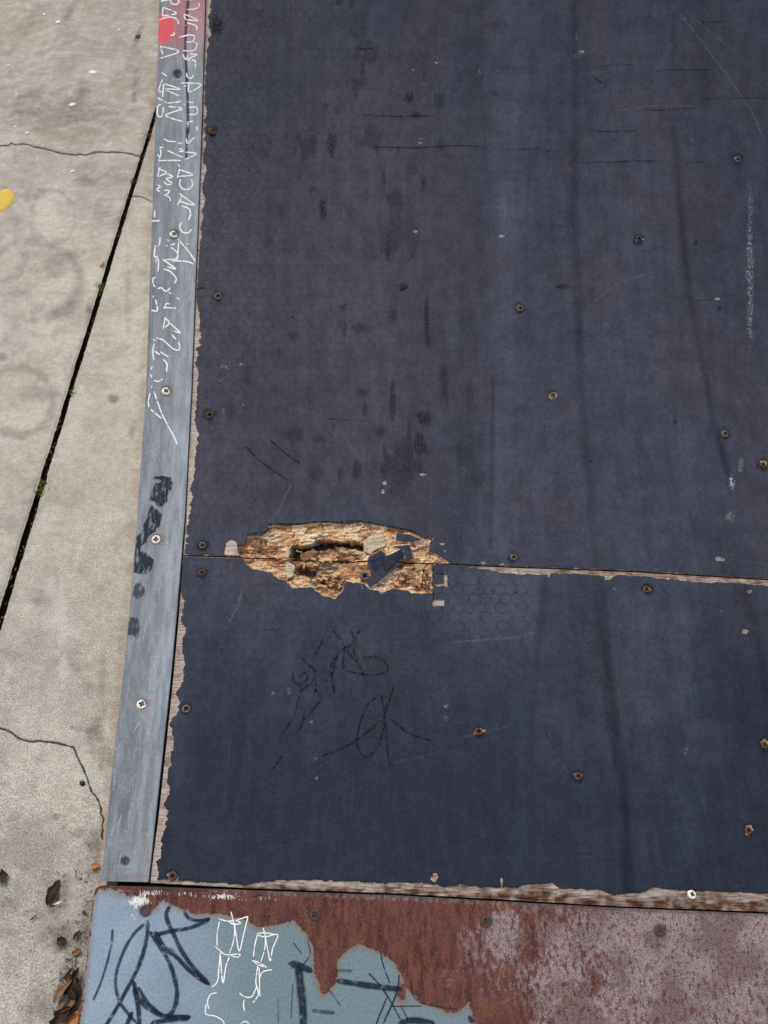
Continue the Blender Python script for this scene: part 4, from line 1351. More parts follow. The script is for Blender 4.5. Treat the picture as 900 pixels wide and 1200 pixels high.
bpy.context.view_layer.update()
up = adopt(build_sheet('plywood_sheet', True, None), ramp)
tag(up, 'upper dark film faced plywood sheet with scuffs and a rotten lower edge')
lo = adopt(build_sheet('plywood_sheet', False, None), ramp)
tag(lo, 'lower dark film faced plywood sheet with marker tags and a chipped foot edge')

# timber under the sheets, coloured dark to stand for shade in the gaps
sU = np.concatenate([np.linspace(-0.29, 0.0, 12), np.linspace(0.01, 1.86, 80)])
V = []
for dz in (-0.0187, -0.045):
    for s in sU:
        for X in (-0.385, -0.2, 0.2, 0.6, 1.15):
            V.append(W(X, s, dz))
V = np.array(V)
V[:, 2] = np.maximum(V[:, 2], 0.004)
n1 = len(sU)
f1 = grid_faces(n1, 5)
sub = adopt(mesh_obj('subfloor', V, np.concatenate([f1, f1[:, ::-1] + n1 * 5]), M['under']), ramp)

# side panel down to the ground
sS = np.linspace(-0.30, 1.86, 120)
top = W(np.full_like(sS, -0.3935), sS, -0.012)
V = []
for x in (-0.3935, -0.378):
    for k, p in enumerate(top):
        V.append((x, p[1], max(p[2], 0.003)))
        V.append((x, p[1], -0.004))
n1 = len(sS)
Fc = []
for k in range(n1 - 1):
    a = 2 * k
    b = 2 * n1 + 2 * k
    Fc += [(a, a + 1, a + 3, a + 2), (b, b + 2, b + 3, b + 1), (a, a + 2, b + 2, b)]
Fc += [(2 * n1 - 2, 2 * n1 - 1, 4 * n1 - 1, 4 * n1 - 2)]
V = np.array(V)
# keep the panel just inside the trim's own line
V[:n1 * 2, 0] = np.repeat(edge_X(TRIM_L, sS) + 0.0032, 2)
V[n1 * 2:, 0] = V[:n1 * 2, 0] + 0.016
side = adopt(mesh_obj('side_panel', V, Fc, M['side'], smooth=False), ramp)


# ------------------------------------------------------------------ galvanised trim
def ztrim(X, s):
    xr, xl = edge_X(TRIM_R, s), edge_X(TRIM_L, s)
    t = np.clip((X - xl) / (xr - xl), 0, 1)
    return 0.0042 + 0.0009 * np.sin(math.pi * t) - 0.0022 * np.clip((0.10 - t) / 0.10, 0, 1) ** 2 - 0.0005 * np.clip((t - 0.95) / 0.05, 0, 1) ** 2


s_end = float(S_of(1033.0))
sT = np.concatenate([np.arange(s_end, 1.58, 0.0014), np.linspace(1.585, 1.85, 40)])
tc = np.concatenate([[0, 0.012, 0.03], np.linspace(0.05, 0.97, 66), [0.985, 1.0]])
SS, TT = np.meshgrid(sT, tc, indexing='ij')
# the foot of the trim is cut a little askew
SS = SS + (TT - 0.5) * -0.0012 * np.exp(-(SS - s_end) / 0.01)
xr, xl = edge_X(TRIM_R, SS), edge_X(TRIM_L, SS)
XX = xl + (xr - xl) * TT
px, py = px_of(XX, SS).ravel(), py_of(SS).ravel()
zz = ztrim(XX, SS)
zz += (fbm(px * .03, py * .015, 3) - .5).reshape(zz.shape) * 0.0006
sunk = [(209, 89), (148, 1009.5)]
for (x, y) in sunk + [(205, 276), (196, 459.5), (184, 633), (167.5, 825.5)]:
    q = np.hypot(px - x, py - y).reshape(zz.shape)
    zz -= (0.0034 if (x, y) in sunk else 0.0008) * sstep(6.8, 2.5, q)
red, rust, tone, band = (np.zeros(px.shape) for _ in range(4))
q = np.hypot((px - 191) / 17, (py - 36) / 17.5)
red = sstep(1.15, .80, q + (fbm(px * .2, py * .2, 5) - .5) * .35) * sstep(214, 200, px) * 0.95
red = np.maximum(red, 0.40 * sstep(75, 8, np.abs(py - 14 + (px - 205) * 0.05)) * sstep(190, 214, px) * (0.55 + .5 * fbm(px * .1, py * .05, 6)))
red = np.maximum(red, 0.34 * sstep(30, 8, np.hypot(px - 208, py - 36)))
for (x, y, rx, ry, st) in [(205, 276, 10, 9, .35), (196, 459.5, 11, 9, .5), (184, 633, 11, 9, .5), (167.5, 825.5, 10, 9, .5), (191, 632, 7, 6, .85), (182, 640, 8, 5, .4), (174, 824, 7, 6, .65), (171, 835, 6, 4, .3), (200, 459, 9, 6, .35), (205, 276, 8, 6, .2), (173, 1000, 4, 26, .55), (160, 1027, 22, 4, .45), (152, 990, 16, 6, .15)]:
    q = np.hypot((px - x) / rx, (py - y) / ry)
    rust = np.maximum(rust, st * sstep(1.3, .3, q + (fbm(px * .2, py * .15, 8) - .5) * .7))
for (x, y) in [(205, 276), (196, 459.5), (184, 633), (167.5, 825.5)]:
    band = np.maximum(band, 0.8 * sstep(7.2, 5.6, np.hypot(px - x, py - y)))
for (x, y) in sunk:
    q = np.hypot(px - x, py - y)
    band = np.maximum(band, 0.75 * sstep(6.5, 4.0, q))
T_ = TT.ravel()
tone = 0.86 + 0.30 * sstep(.45, .78, T_ + (fbm(px * .03, py * .008, 10) - .5) * .35) - 0.10 * sstep(.12, 0, T_)  # lighter right, darker left fold: reflection off the bent strip put into colour
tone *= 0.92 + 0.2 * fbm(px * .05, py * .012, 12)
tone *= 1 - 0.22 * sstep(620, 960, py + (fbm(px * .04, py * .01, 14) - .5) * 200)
for (a, b, hw) in [((177, 330), (176, 400), .8), ((181, 325), (179, 395), .8)]:
    band = np.maximum(band, 0.5 * sstep(1.6, .2, line_dist(px, py, [a, b])))
V = W(XX, SS, zz).reshape(-1, 3)
nr, nc = SS.shape
idx = np.arange(nr * nc).reshape(nr, nc)
Vx, Fx = [V], [grid_faces(nr, nc)]
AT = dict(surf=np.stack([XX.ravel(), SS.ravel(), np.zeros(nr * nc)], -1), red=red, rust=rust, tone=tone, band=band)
EX = {k: [v] for k, v in AT.items()}
base = nr * nc
for lp, drop, dxo in ((idx[::-1, 0], 0.036, -0.0004), (idx[:, -1], 0.0048, 0.0), (idx[0, :], 0.0042, 0.0)):
    low = W(XX.ravel()[lp] + dxo, SS.ravel()[lp], zz.ravel()[lp] - drop)
    low[:, 2] = np.maximum(low[:, 2], 0.002)
    n = len(lp)
    Vx += [V[lp], low]
    a = base + np.arange(n - 1)
    Fx.append(np.stack([a, a + n, a + n + 1, a + 1], -1))
    base += 2 * n
    for k in AT:
        EX[k] += [AT[k][lp], AT[k][lp]]
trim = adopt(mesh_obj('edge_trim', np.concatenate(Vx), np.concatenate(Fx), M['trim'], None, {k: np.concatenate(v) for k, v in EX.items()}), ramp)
tag(trim, 'galvanised steel edge strip scribbled with white paint pen')


# ------------------------------------------------------------------ steel foot plate
def zplate(X, s): return np.full_like(np.asarray(X, float), 0.0018)


Xp = np.concatenate([np.arange(-0.42, 0.62, 0.0017), np.linspace(0.625, 1.15, 40)])
st_ = edge_S(PLTOP, Xp)
dpl = np.concatenate([[0, 0.0006, 0.0014, 0.003], np.arange(0.0047, 0.20, 0.0017), np.linspace(0.205, 0.33, 24)])
SS = st_[None] - dpl[:, None]
XX = np.repeat(Xp[None], len(dpl), 0)
PLL = [(1000, 117), (1039, 112.5), (1052, 109), (1100, 104.5), (1150, 99), (1200, 91.5), (1400, 60)]
xl = edge_X(PLL, SS)
x1 = -0.42 + 0.12
XX = np.where(XX < x1, xl + (XX + 0.42) / 0.12 * (x1 - xl), XX)
# rounded corner at top left
cornr = np.clip(1 - (XX - xl) / 0.009, 0, 1)
SS = SS - 0.0045 * cornr ** 2 * np.exp(-dpl[:, None] / 0.02)
px, py = px_of(XX, SS).ravel(), py_of(SS).ravel()
PAINT = [(112, 1230), (103, 1180), (103, 1120), (107, 1080), (111, 1050), (117, 1042), (150, 1043), (172, 1050), (180, 1060), (192, 1055), (200, 1060), (212, 1064), (230, 1071), (259, 1071), (288, 1078),
         (302, 1087), (322, 1084), (346, 1079), (359, 1095), (367, 1109), (368, 1137), (374, 1156), (378, 1165), (384, 1163), (395, 1149), (396, 1124), (405, 1115), (419, 1107), (444, 1115), (461, 1127), (469, 1140),
         (475, 1155), (494, 1176), (513, 1180), (525, 1187), (540, 1184), (550, 1174), (556, 1199), (560, 1230), (565, 1300), (200, 1320), (80, 1300)]
PAINT[0:2] = [(76, 1300), (91, 1215), (97, 1180)]
paint = poly_sdf(px, py, PAINT)
for (x, y, rx, ry) in [(471, 1163, 5, 10), (176, 1056, 11, 10), (165, 1046, 20, 4)]:
    paint = np.minimum(paint, (np.hypot((px - x) / rx, (py - y) / ry) - 1) * min(rx, ry))
white = np.zeros(px.shape)
for (x, y, rx, ry, st) in [(164, 1056, 15, 12, 1.0), (156, 1074, 9, 9, .5), (178, 1046, 24, 5, .7), (215, 1048, 30, 4, .5), (262, 1051, 34, 5, .72), (310, 1053, 24, 4, .5), (184, 1076, 5, 7, .3), (240, 1046, 60, 3, .4)]:
    q = np.hypot((px - x) / rx, (py - y) / ry)
    white = np.maximum(white, st * sstep(1.35, .25, q))
topd = (py - tab(PLTOP, px))
grime = 0.75 * sstep(5.5, 0, topd + (fbm(px * .06, py * .2, 7) - .5) * 5) * (px > 170)
for (x, y) in [(171, 1067), (369.5, 1072), (570, 1080), (773, 1090)]:
    grime = np.maximum(grime, 0.85 * sstep(10, 6, np.hypot(px - x, py - y)))
pale = sstep(500, 760, px + (fbm(px * .02, py * .02, 9, 3) - .5) * 220) * (0.75 + .25 * sstep(1180, 1080, py))
pale = np.maximum(pale, 0.8 * sstep(1.3, .4, np.hypot((px - 760) / 24, (py - 1112) / 30)))
pale = np.maximum(pale, 0.75 * sstep(1.3, .4, np.hypot((px - 590) / 30, (py - 1095) / 40)))
pale = np.maximum(pale, 0.5 * sstep(9, 3, topd) * (px > 250))
teal = sstep(130, 330, px + (fbm(px * .03, py * .03, 15) - .5) * 90)
zz = 0.0018 + (fbm(px * .05, py * .05, 11) - .5) * 0.0004 + 0.0005 * sstep(-.5, .5, paint) * 0
zz = zz.reshape(XX.shape) - 0.0012 * np.clip(1 - dpl[:, None] / 0.0016, 0, 1) ** 2
V = W(XX, SS, zz).reshape(-1, 3)
V[:, 2] = np.maximum(V[:, 2], 0.0045)
nr, nc = SS.shape
idx = np.arange(nr * nc).reshape(nr, nc)
Vx, Fx = [V], [grid_faces(nr, nc)[:, ::-1]]
AT = dict(surf=np.stack([XX.ravel(), SS.ravel(), np.zeros(nr * nc)], -1), paint=paint, white=white, grime=grime, pale=pale, teal=teal)
EX = {k: [v] for k, v in AT.items()}
base = nr * nc
for lp in (idx[:, 0], idx[0, ::-1], idx[-1, :]):
    low = V[lp] + np.array([0, 0.0008, -0.0042])
    n = len(lp)
    Vx += [V[lp], low]
    a = base + np.arange(n - 1)
    Fx.append(np.stack([a, a + n, a + n + 1, a + 1], -1))
    base += 2 * n
    for k in AT:
        v2 = AT[k][lp].copy()
        if k == 'paint': v2[:] = -10
        EX[k] += [v2, v2]
plate = adopt(mesh_obj('steel_plate', np.concatenate(Vx), np.concatenate(Fx), M['plate'], None, {k: np.concatenate(v) for k, v in EX.items()}), ramp)
tag(plate, 'rusty steel foot plate with flaking blue grey paint and marker tags')


def child(o, p):
    o.parent = p
    o.matrix_parent_inverse = p.matrix_world.inverted()
    return o


bpy.context.view_layer.update()

# ------------------------------------------------------------------ screws
for (x, y, k) in [(209, 89, 'dark'), (205, 276, 'bright'), (196, 459.5, 'bright'), (184, 633, 'bright'), (167.5, 825.5, 'bright'), (148, 1009.5, 'dark')]:
    sz = 1.0 if k == 'bright' else 0.62
    child(put_screw(x, y, k, None, ztrim, sz, 0.0003 if k == 'bright' else -0.0032, None if k == 'bright' else 'dark screw sunk in its hole'), trim)
for (x, y, k, p, sz) in DECK_SCREWS:
    child(put_screw(x, y, k, None, zdeck, sz, 0.0010 if sz > .8 else 0.0004), up if p == 'up' else lo)
for (x, y) in [(171, 1067), (369.5, 1072), (570, 1080), (773, 1090)]:
    child(put_screw(x, y, 'dark', None, zplate, 1.0, 0.0002), plate)


# ------------------------------------------------------------------ splinters and broken film in the hole
def chunk(poly, z0, z1, mat, parent, name='wood_splinter', tilt=(0, 0), label=None, rag=0.6, rough=0.0006):
    """a broken flake: photo outline extruded between two depths, ragged, top face roughened"""
    p = np.asarray(poly, float)
    out = []
    for a, b in zip(p, np.roll(p, -1, 0)):
        n = max(1, int(np.hypot(*(b - a)) / 2.2))
        for k in range(n):
            q = a + (b - a) * k / n
            out.append(q + rng.normal(0, rag * (0.9 if n > 2 else .5), 2))
    out = np.array(out)
    c = out.mean(0)
    rings = [out, c + (out - c) * 0.9, c + (out - c) * 0.5]
    V = []
    for k, (r, z) in enumerate(zip([out] + rings, [z0, z1 - 0.0006, z1, z1 + 0.0002])):
        s = S_of(r[:, 1])
        zz = z + (rng.random(len(r)) - .5) * rough + ((r[:, 0] - c[0]) * tilt[0] + (r[:, 1] - c[1]) * tilt[1]) * (k > 0)
        V.append(W(X_of(r[:, 0], s), s, zz))
    s = float(S_of(c[1]))
    V.append(W(X_of(c[0], s), s, z1 + 0.0003)[None])
    V = np.concatenate(V)
    n = len(out)
    Fc = []
    for k in range(3):
        for i in range(n):
            Fc.append((k * n + i, (k + 1) * n + i, (k + 1) * n + (i + 1) % n, k * n + (i + 1) % n))
    for i in range(n): Fc.append((3 * n + i, 4 * n, 3 * n + (i + 1) % n))
    cen = V.mean(0)
    o = mesh_obj(name, V - cen, Fc, mat, None, smooth=False)
    o.location = cen
    bm_flip(o)
    bpy.context.view_layer.update()
    child(o, parent)
    if label: o['label'] = label
    return o


def bm_flip(o):
    import bmesh
    bm = bmesh.new()
    bm.from_mesh(o.data)
    bmesh.ops.recalc_face_normals(bm, faces=bm.faces)
    bm.to_mesh(o.data)
    bm.free()


chunk(c3([(190, 195), (215, 158), (235, 142), (320, 140), (328, 190), (322, 212), (270, 230), (228, 258), (190, 235)]), -0.012, -0.0014, M['greyw'], up, label='pale grey splintered wood block in the hole')
chunk(c3([(318, 228), (340, 215), (368, 240), (360, 270), (335, 280)]), -0.006, -0.0012, M['tan'], up)
chunk(c2([(350, 175), (398, 172), (400, 225), (352, 222), (335, 200)]), -0.004, -0.0008, M['brown'], up)
chunk(c2([(555, 225), (590, 200), (575, 275), (550, 282)]), -0.007, -0.0016, M['greyw'], up)
chunk(c2([(640, 250), (720, 225), (760, 240), (700, 290), (650, 295)]), -0.016, -0.0095, M['brown'], up)
chunk(c2([(555, 300), (612, 330), (600, 400), (560, 420), (553, 360)]), -0.008, -0.0016, M['greyw'], lo)
chunk(c3([(540, 365), (555, 365), (552, 440), (540, 440)]), -0.004, -0.0006, M['tan'], lo)
chunk(c3([(170, 455), (200, 450), (210, 478), (175, 482)]), -0.004, 0.0002, M['tan'], lo)
# long torn fibres standing off the plies
for i in range(34):
    q = np.array([random.uniform(285, 500), random.uniform(617, 705)])
    if poly_sdf(q[:1], q[1:], HOLE)[0] < 3: continue
    a, L, w = random.gauss(0.02, .16), random.uniform(9, 26), random.uniform(.7, 1.6)
    R_ = np.array([[math.cos(a), -math.sin(a)], [math.sin(a), math.cos(a)]])
    pl = [tuple(q + R_ @ np.array(v)) for v in ((-L / 2, -w * .2), (-L * .1, -w / 2), (L / 2, 0), (-L * .15, w / 2))]
    zt = -0.0105 if poly_sdf(q[:1], q[1:], BASIN)[0] > 1 else -0.0012
    chunk(pl, zt - 0.003, zt + random.uniform(0, 0.0012), random.choice([M['tan'], M['tan'], M['tan'], M['brown'], M['greyw']]), up if q[1] < tab(SEAM, q[0]) else lo, tilt=(random.gauss(0, .00008), 0), rag=.25)
# small shards scattered through the basin and the crumbled lower edge
for i in range(70):
    if i < 42: q = np.array([random.uniform(352, 412), random.uniform(668, 698)])
    elif i < 58: q = np.array([random.uniform(455, 505), random.uniform(664, 692)])
    else: q = np.array([random.uniform(345, 425), random.uniform(640, 668)])
    poly_ = CRUMB if i < 42 else (CRUMB2 if i < 58 else BASIN)
    if poly_sdf(q[:1], q[1:], poly_)[0] < 1: continue
    a = random.uniform(-.5, .5) if random.random() < .6 else random.uniform(0, 3)
    L, w = random.uniform(3, 8), random.uniform(1.2, 3.0)
    R_ = np.array([[math.cos(a), -math.sin(a)], [math.sin(a), math.cos(a)]])
    pl = [tuple(q + R_ @ np.array(v)) for v in ((-L / 2, -w / 2), (L / 2, -w / 3), (L / 2, w / 2), (-L / 3, w / 2))]
    zt = -0.0105 if i >= 58 else -0.0022
    chunk(pl, zt - 0.004, zt + random.uniform(0, 0.0015), random.choice([M['tan'], M['tan'], M['brown'], M['greyw']]), lo, tilt=(random.gauss(0, .0001), random.gauss(0, .0001)), rag=.3)

# broken flakes of film standing at the right of the hole
chunk(c3([(226, 300), (300, 240), (322, 285), (300, 330), (262, 372), (240, 360)]), -0.004, 0.0012, M['film'], lo, 'film_flake', (0.00003, -0.00004), rough=0.00003, label='lifted dark flake of film beside the screw')
chunk(c3([(296, 322), (330, 275), (425, 235), (438, 262), (385, 330), (330, 372)]), 0.0012, 0.0022, M['film'], lo, 'film_flake', (0.00004, -0.00005), rough=0.00003)
# ------------------------------------------------------------------ scribbles on the trim
W1 = 2.3
c5 = lambda p: crop(160, 0, 7.5, p)
c6 = lambda p: crop(150, 150, 7.5, p)
c7 = lambda p: crop(150, 300, 7.5, p)
c8 = lambda p: crop(140, 450, 7.5, p)
wl_ = []
for p in [[(220, 20), (265, 5)], [(215, 25), (300, 15), (310, 45), (350, 55), (380, 35), (365, 0)], [(240, 75), (232, 155)], [(240, 78), (355, 133), (232, 155)],
          [(205, 185), (300, 165), (365, 190), (375, 235)], [(335, 295), (337, 320), (300, 330)], [(215, 415), (240, 500)], [(215, 420), (375, 470), (205, 530)], [(225, 650), (275, 685)],
          [(235, 710), (200, 810), (235, 820)], [(245, 750), (235, 870)], [(250, 750), (390, 800), (265, 800), (385, 860)], [(245, 905), (300, 920), (390, 908), (396, 890)],
          [(190, 870), (240, 900)], [(230, 930), (195, 945), (190, 1020), (220, 1042), (240, 1000), (240, 950)], [(285, 950), (405, 970), (265, 1030), (415, 1085)],
          [(400, 10), (500, 15)], [(545, 40), (560, 65), (520, 95), (450, 100)], [(440, 195), (430, 145), (545, 195), (440, 190)], [(445, 215), (530, 245), (530, 295)], [(437, 235), (447, 242)],
          [(380, 345), (470, 325), (515, 335), (500, 380), (440, 385)], [(500, 385), (535, 400), (520, 450), (480, 465), (410, 460)], [(410, 490), (440, 540), (455, 500)],
          [(470, 490), (535, 495), (450, 540)], [(455, 545), (520, 550), (520, 610)], [(445, 655), (455, 695), (490, 700), (510, 665)], [(395, 745), (570, 755), (470, 825), (465, 750)],
          [(420, 772), (450, 770)], [(440, 910), (510, 915)], [(460, 960), (530, 955), (540, 1000), (520, 1020), (450, 1020)], [(440, 1085), (510, 1080)], [(460, 1080), (455, 1160)],
          [(535, 1120), (535, 1165)], [(420, 925), (432, 945)], [(390, 980), (410, 985)]]:
    wl_.append((c5(p), W1))
for p in [[(520, 100), (530, 150), (590, 95)], [(510, 225), (605, 240), (510, 290)], [(440, 145), (490, 150)], [(450, 215), (470, 195), (490, 220), (450, 220)], [(445, 330), (465, 360)],
          [(460, 370), (440, 455)], [(460, 380), (575, 425), (440, 440)], [(470, 460), (460, 510), (490, 550), (540, 550), (575, 510), (560, 460)], [(455, 590), (480, 610), (440, 695)],
          [(470, 600), (590, 690), (450, 655)], [(480, 700), (540, 720), (555, 770), (535, 830)], [(530, 826), (545, 832)], [(480, 840), (460, 880), (490, 930), (540, 930), (565, 900)],
          [(455, 985), (440, 1170)], [(460, 1005), (530, 1085), (600, 1180)], [(510, 1030), (545, 1035)],
          [(320, 105), (360, 130), (430, 135)], [(350, 210), (490, 275)], [(270, 300), (475, 300)], [(280, 180), (320, 185)], [(290, 180), (295, 250), (280, 300), (300, 300)],
          [(265, 240), (290, 280)], [(290, 355), (265, 440)], [(270, 370), (345, 405), (265, 440)], [(330, 410), (400, 440), (345, 460), (395, 500), (350, 510), (320, 480)],
          [(265, 510), (290, 530), (260, 550), (290, 575)], [(320, 560), (370, 565), (345, 600), (320, 600), (370, 620), (380, 660)], [(240, 730), (240, 800)], [(210, 825), (290, 828)],
          [(350, 990), (370, 1010)], [(340, 1045), (360, 1050)], [(380, 1040), (425, 1030)], [(385, 1060), (440, 1110), (435, 1160), (330, 1170)], [(290, 970), (280, 1040), (230, 1050)],
          [(245, 1040), (240, 1140), (275, 1135)], [(250, 1160), (260, 1200)]]:
    wl_.append((c6(p), W1))
for p in [[(390, 55), (520, 60), (590, 85)], [(600, 60), (555, 0)], [(240, 10), (275, 50), (270, 150)], [(310, 40), (430, 125)], [(350, 105), (430, 130)], [(320, 125), (380, 150), (430, 210), (415, 255)],
          [(250, 195), (225, 215), (235, 270), (250, 285)], [(265, 300), (300, 290), (325, 315), (350, 320), (380, 290)], [(365, 330), (390, 345)], [(225, 355), (230, 380)],
          [(250, 390), (265, 490), (210, 485)], [(320, 480), (345, 430), (375, 435)], [(325, 465), (435, 470)], [(430, 375), (465, 395)], [(335, 545), (315, 655)],
          [(340, 560), (370, 600), (330, 640)], [(375, 600), (465, 685), (400, 665)], [(390, 700), (430, 745)], [(455, 760), (460, 830), (410, 830), (340, 770), (310, 745), (270, 735), (255, 725)],
          [(225, 740), (255, 760)], [(240, 770), (225, 850), (235, 925)], [(240, 845), (290, 880)], [(290, 850), (365, 900)], [(315, 915), (350, 960), (345, 1030)], [(220, 975), (210, 1010)],
          [(205, 1045), (215, 1080)], [(235, 1100), (270, 1112), (315, 1090)], [(430, 20), (440, 60)]]:
    wl_.append((c7(p), W1))
for p in [[(290, 25), (290, 45)], [(275, 85), (262, 160), (265, 215)], [(280, 230), (380, 315)], [(310, 70), (340, 160), (390, 290), (490, 480), (515, 545)]]:
    wl_.append((c8(p), W1))
child(strokes('graffiti', wl_, M['inkwhite'], None, ztrim, 'white paint pen scribbles running up the trim'), trim)
sc_ = []
for p in [[(500, 390), (555, 375), (370, 590)], [(320, 480), (320, 540)], [(510, 880), (475, 910), (430, 970)], [(385, 960), (380, 1030)]]: sc_.append((c7(p), 1.1))
for p in [[(400, 255), (450, 205)], [(510, 410), (560, 340)], [(340, 450), (350, 490)], [(275, 590), (325, 625), (310, 690)], [(470, 540), (450, 640)], [(330, 700), (340, 790)]]: sc_.append((c8(p), 1.0))
cA = lambda p: crop(110, 720, 7.5, p)
cB = lambda p: crop(100, 880, 6.67, p)
for p in [[(500, 380), (610, 380)], [(550, 370), (545, 440), (510, 520)], [(310, 430), (315, 560), (270, 640), (240, 670)], [(545, 160), (630, 165)], [(610, 90), (612, 120)], [(370, 260), (460, 190)],
          [(500, 200), (540, 240), (545, 320)], [(345, 1050), (420, 940)], [(470, 950), (490, 920)], [(480, 1040), (560, 1090)], [(215, 1190), (235, 1150)], [(270, 600), (310, 540)], [(465, 40), (450, 180)], [(490, 480), (500, 700)]]:
    sc_.append((cA(p), 1.0))
for p in [[(370, 245), (380, 215), (405, 180)], [(355, 375), (385, 360)], [(365, 440), (390, 405)], [(260, 490), (210, 660)], [(290, 500), (255, 640)], [(240, 780), (270, 740)], [(305, 625), (345, 635)],
          [(355, 460), (345, 600)], [(275, 540), (235, 620)], [(235, 130), (230, 330)], [(205, 60), (195, 160)], [(440, 320), (445, 440)]]:
    sc_.append((cB(p), .9))
for i in range(46):   # fine scratches along the strip
    y = random.uniform(470, 1020)
    t_ = random.uniform(.08, .95)
    x = tab(TRIM_L, y) * (1 - t_) + tab(TRIM_R, y) * t_
    L = random.uniform(4, 26)
    a = random.gauss(1.66, .25)
    sc_.append(([(x, y), (x + math.cos(a) * L * .5 + random.gauss(0, .6), y + math.sin(a) * L * .5), (x + math.cos(a) * L, y + math.sin(a) * L)], random.uniform(.5, .9), random.uniform(.4, .9)))
sc_ = [(p, *r) for p, *r in sc_ if all(tab(TRIM_L, q[1]) + 1 < q[0] < tab(TRIM_R, q[1]) - 1 and q[1] < 1027 for q in p)]
child(strokes('scratch_marks', sc_, M['inkscr'], None, ztrim, 'fine pale scratches in the zinc'), trim)['kind'] = 'stuff'
child(strokes('graffiti', [(c5([(475, -60), (460, 20), (442, 250), (435, 460), (445, 650), (455, 900), (460, 1190)]), 4.4, .85), (c6([(528, 0), (522, 120), (518, 292)]), 3.8, .85)], M['inkblue'], None, ztrim, 'thin dark marker line under the white scribbles'), trim)
P1 = c8([(270, 835), (370, 812), (470, 828), (484, 870), (465, 930), (432, 1000), (440, 1040), (370, 1092), (330, 1080), (310, 1042), (272, 1035), (285, 960), (320, 880), (375, 862)])
cC = lambda p: crop(120, 560, 7.5, p)
P2 = cC([(432, 240), (545, 330), (520, 400), (490, 470), (420, 520), (395, 575), (350, 605), (345, 645), (420, 680), (465, 730), (450, 800), (380, 868), (350, 850), (275, 840), (285, 700), (303, 530), (345, 480), (400, 330)])
P3 = cC([(285, 930), (340, 918), (392, 990), (372, 1050), (310, 1075), (268, 1040)])
P4 = cA([(330, 15), (400, 30), (410, 100), (408, 205), (370, 225), (350, 195), (292, 190), (300, 90)])
for pl_, lb_, fd_ in ((P1, 'uppermost smeared black marker blot', 1.0), (P2, 'long smeared black marker blot beside the fourth screw', 1.0), (P3, 'round faint marker blot', .6), (P4, 'lowest faint marker blot', .65)):
    child(blot('graffiti', [pl_], M['inkblot'], None, ztrim, lb_, 2.4 if fd_ == 1 else 3.5, 1.5, fd_), trim)

# ------------------------------------------------------------------ tags on the steel plate
c4 = lambda p: crop(80, 1000, 3.4615, p)
cD = lambda p: crop(320, 1000, 3.214, p)
child(strokes('graffiti', [(c4([(182, 305), (178, 360), (160, 440), (135, 520), (103, 597)]), 4.2, .8)], M['inkblue'], None, zplate, 'single curved marker stroke at the left of the plate'), plate)
child(strokes('graffiti', [
    (c4([(310, 285), (265, 330), (225, 400), (198, 480), (195, 540), (210, 600), (250, 655), (300, 710)]), 5.4, .85),
    (c4([(325, 270), (318, 350), (290, 450), (240, 550), (190, 640), (140, 720)]), 6.6), (c4([(332, 315), (375, 380), (415, 450), (440, 540), (440, 600), (425, 640), (400, 665)]), 7.4),
    (c4([(412, 212), (400, 258), (430, 330), (470, 410), (520, 475), (575, 535)]), 7.6), (c4([(352, 315), (395, 385), (450, 430), (500, 480), (568, 530)]), 7.0),
    (c4([(355, 330), (420, 315), (500, 300), (575, 268)]), 6.8), (c4([(470, 232), (490, 262), (530, 272), (578, 264)]), 5.6),
    (c4([(265, 515), (285, 580), (330, 630), (400, 660), (500, 662)]), 8.0), (c4([(285, 540), (320, 600), (380, 655)]), 6), (c4([(268, 540), (285, 620), (292, 720)]), 7.5),
    (c4([(335, 690), (420, 672), (495, 668)]), 9), (c4([(262, 640), (230, 720)]), 7), (c4([(410, 380), (440, 410), (470, 450)]), 5, .5)],
    M['inkblue'], None, zplate, 'large looping dark marker tag under the white flaking'), plate)
child(strokes('graffiti', [
    (cD([(58, 412), (105, 425), (150, 445)]), 12), (cD([(95, 420), (104, 500), (112, 580), (115, 720)]), 12.5), (cD([(235, 478), (300, 488), (380, 500), (485, 512)]), 9.5),
    (cD([(240, 440), (300, 442)]), 5, .5), (cD([(405, 375), (415, 420), (440, 490)]), 2.2), (cD([(360, 450), (410, 505), (450, 570), (480, 625)]), 2.6), (cD([(475, 455), (465, 525), (415, 640)]), 2.8),
    (cD([(430, 540), (390, 640), (385, 700)]), 2.6), (cD([(520, 480), (525, 530), (560, 562), (640, 580), (705, 588)]), 2.2, .7), (cD([(440, 575), (560, 574)]), 2.2), (cD([(470, 640), (530, 628), (610, 642)]), 10),
    (cD([(75, 335), (110, 380)]), 2.0, .8), (cD([(130, 330), (140, 380), (108, 425)]), 2.0, .8), (cD([(145, 590), (190, 596), (235, 600)]), 6.5, .6), (cD([(210, 510), (255, 575)]), 2, .7),
    (cD([(20, 545), (20, 640)]), 1.8, .6), (cD([(75, 490), (68, 620)]), 2, .6), (cD([(735, 610), (755, 640)]), 9, .8), (cD([(480, 570), (510, 630)]), 2, .8)],
    M['inkblue'], None, zplate, 'bold dark marker tag with crossed strokes beside the rust drip'), plate)
wp = 1.8
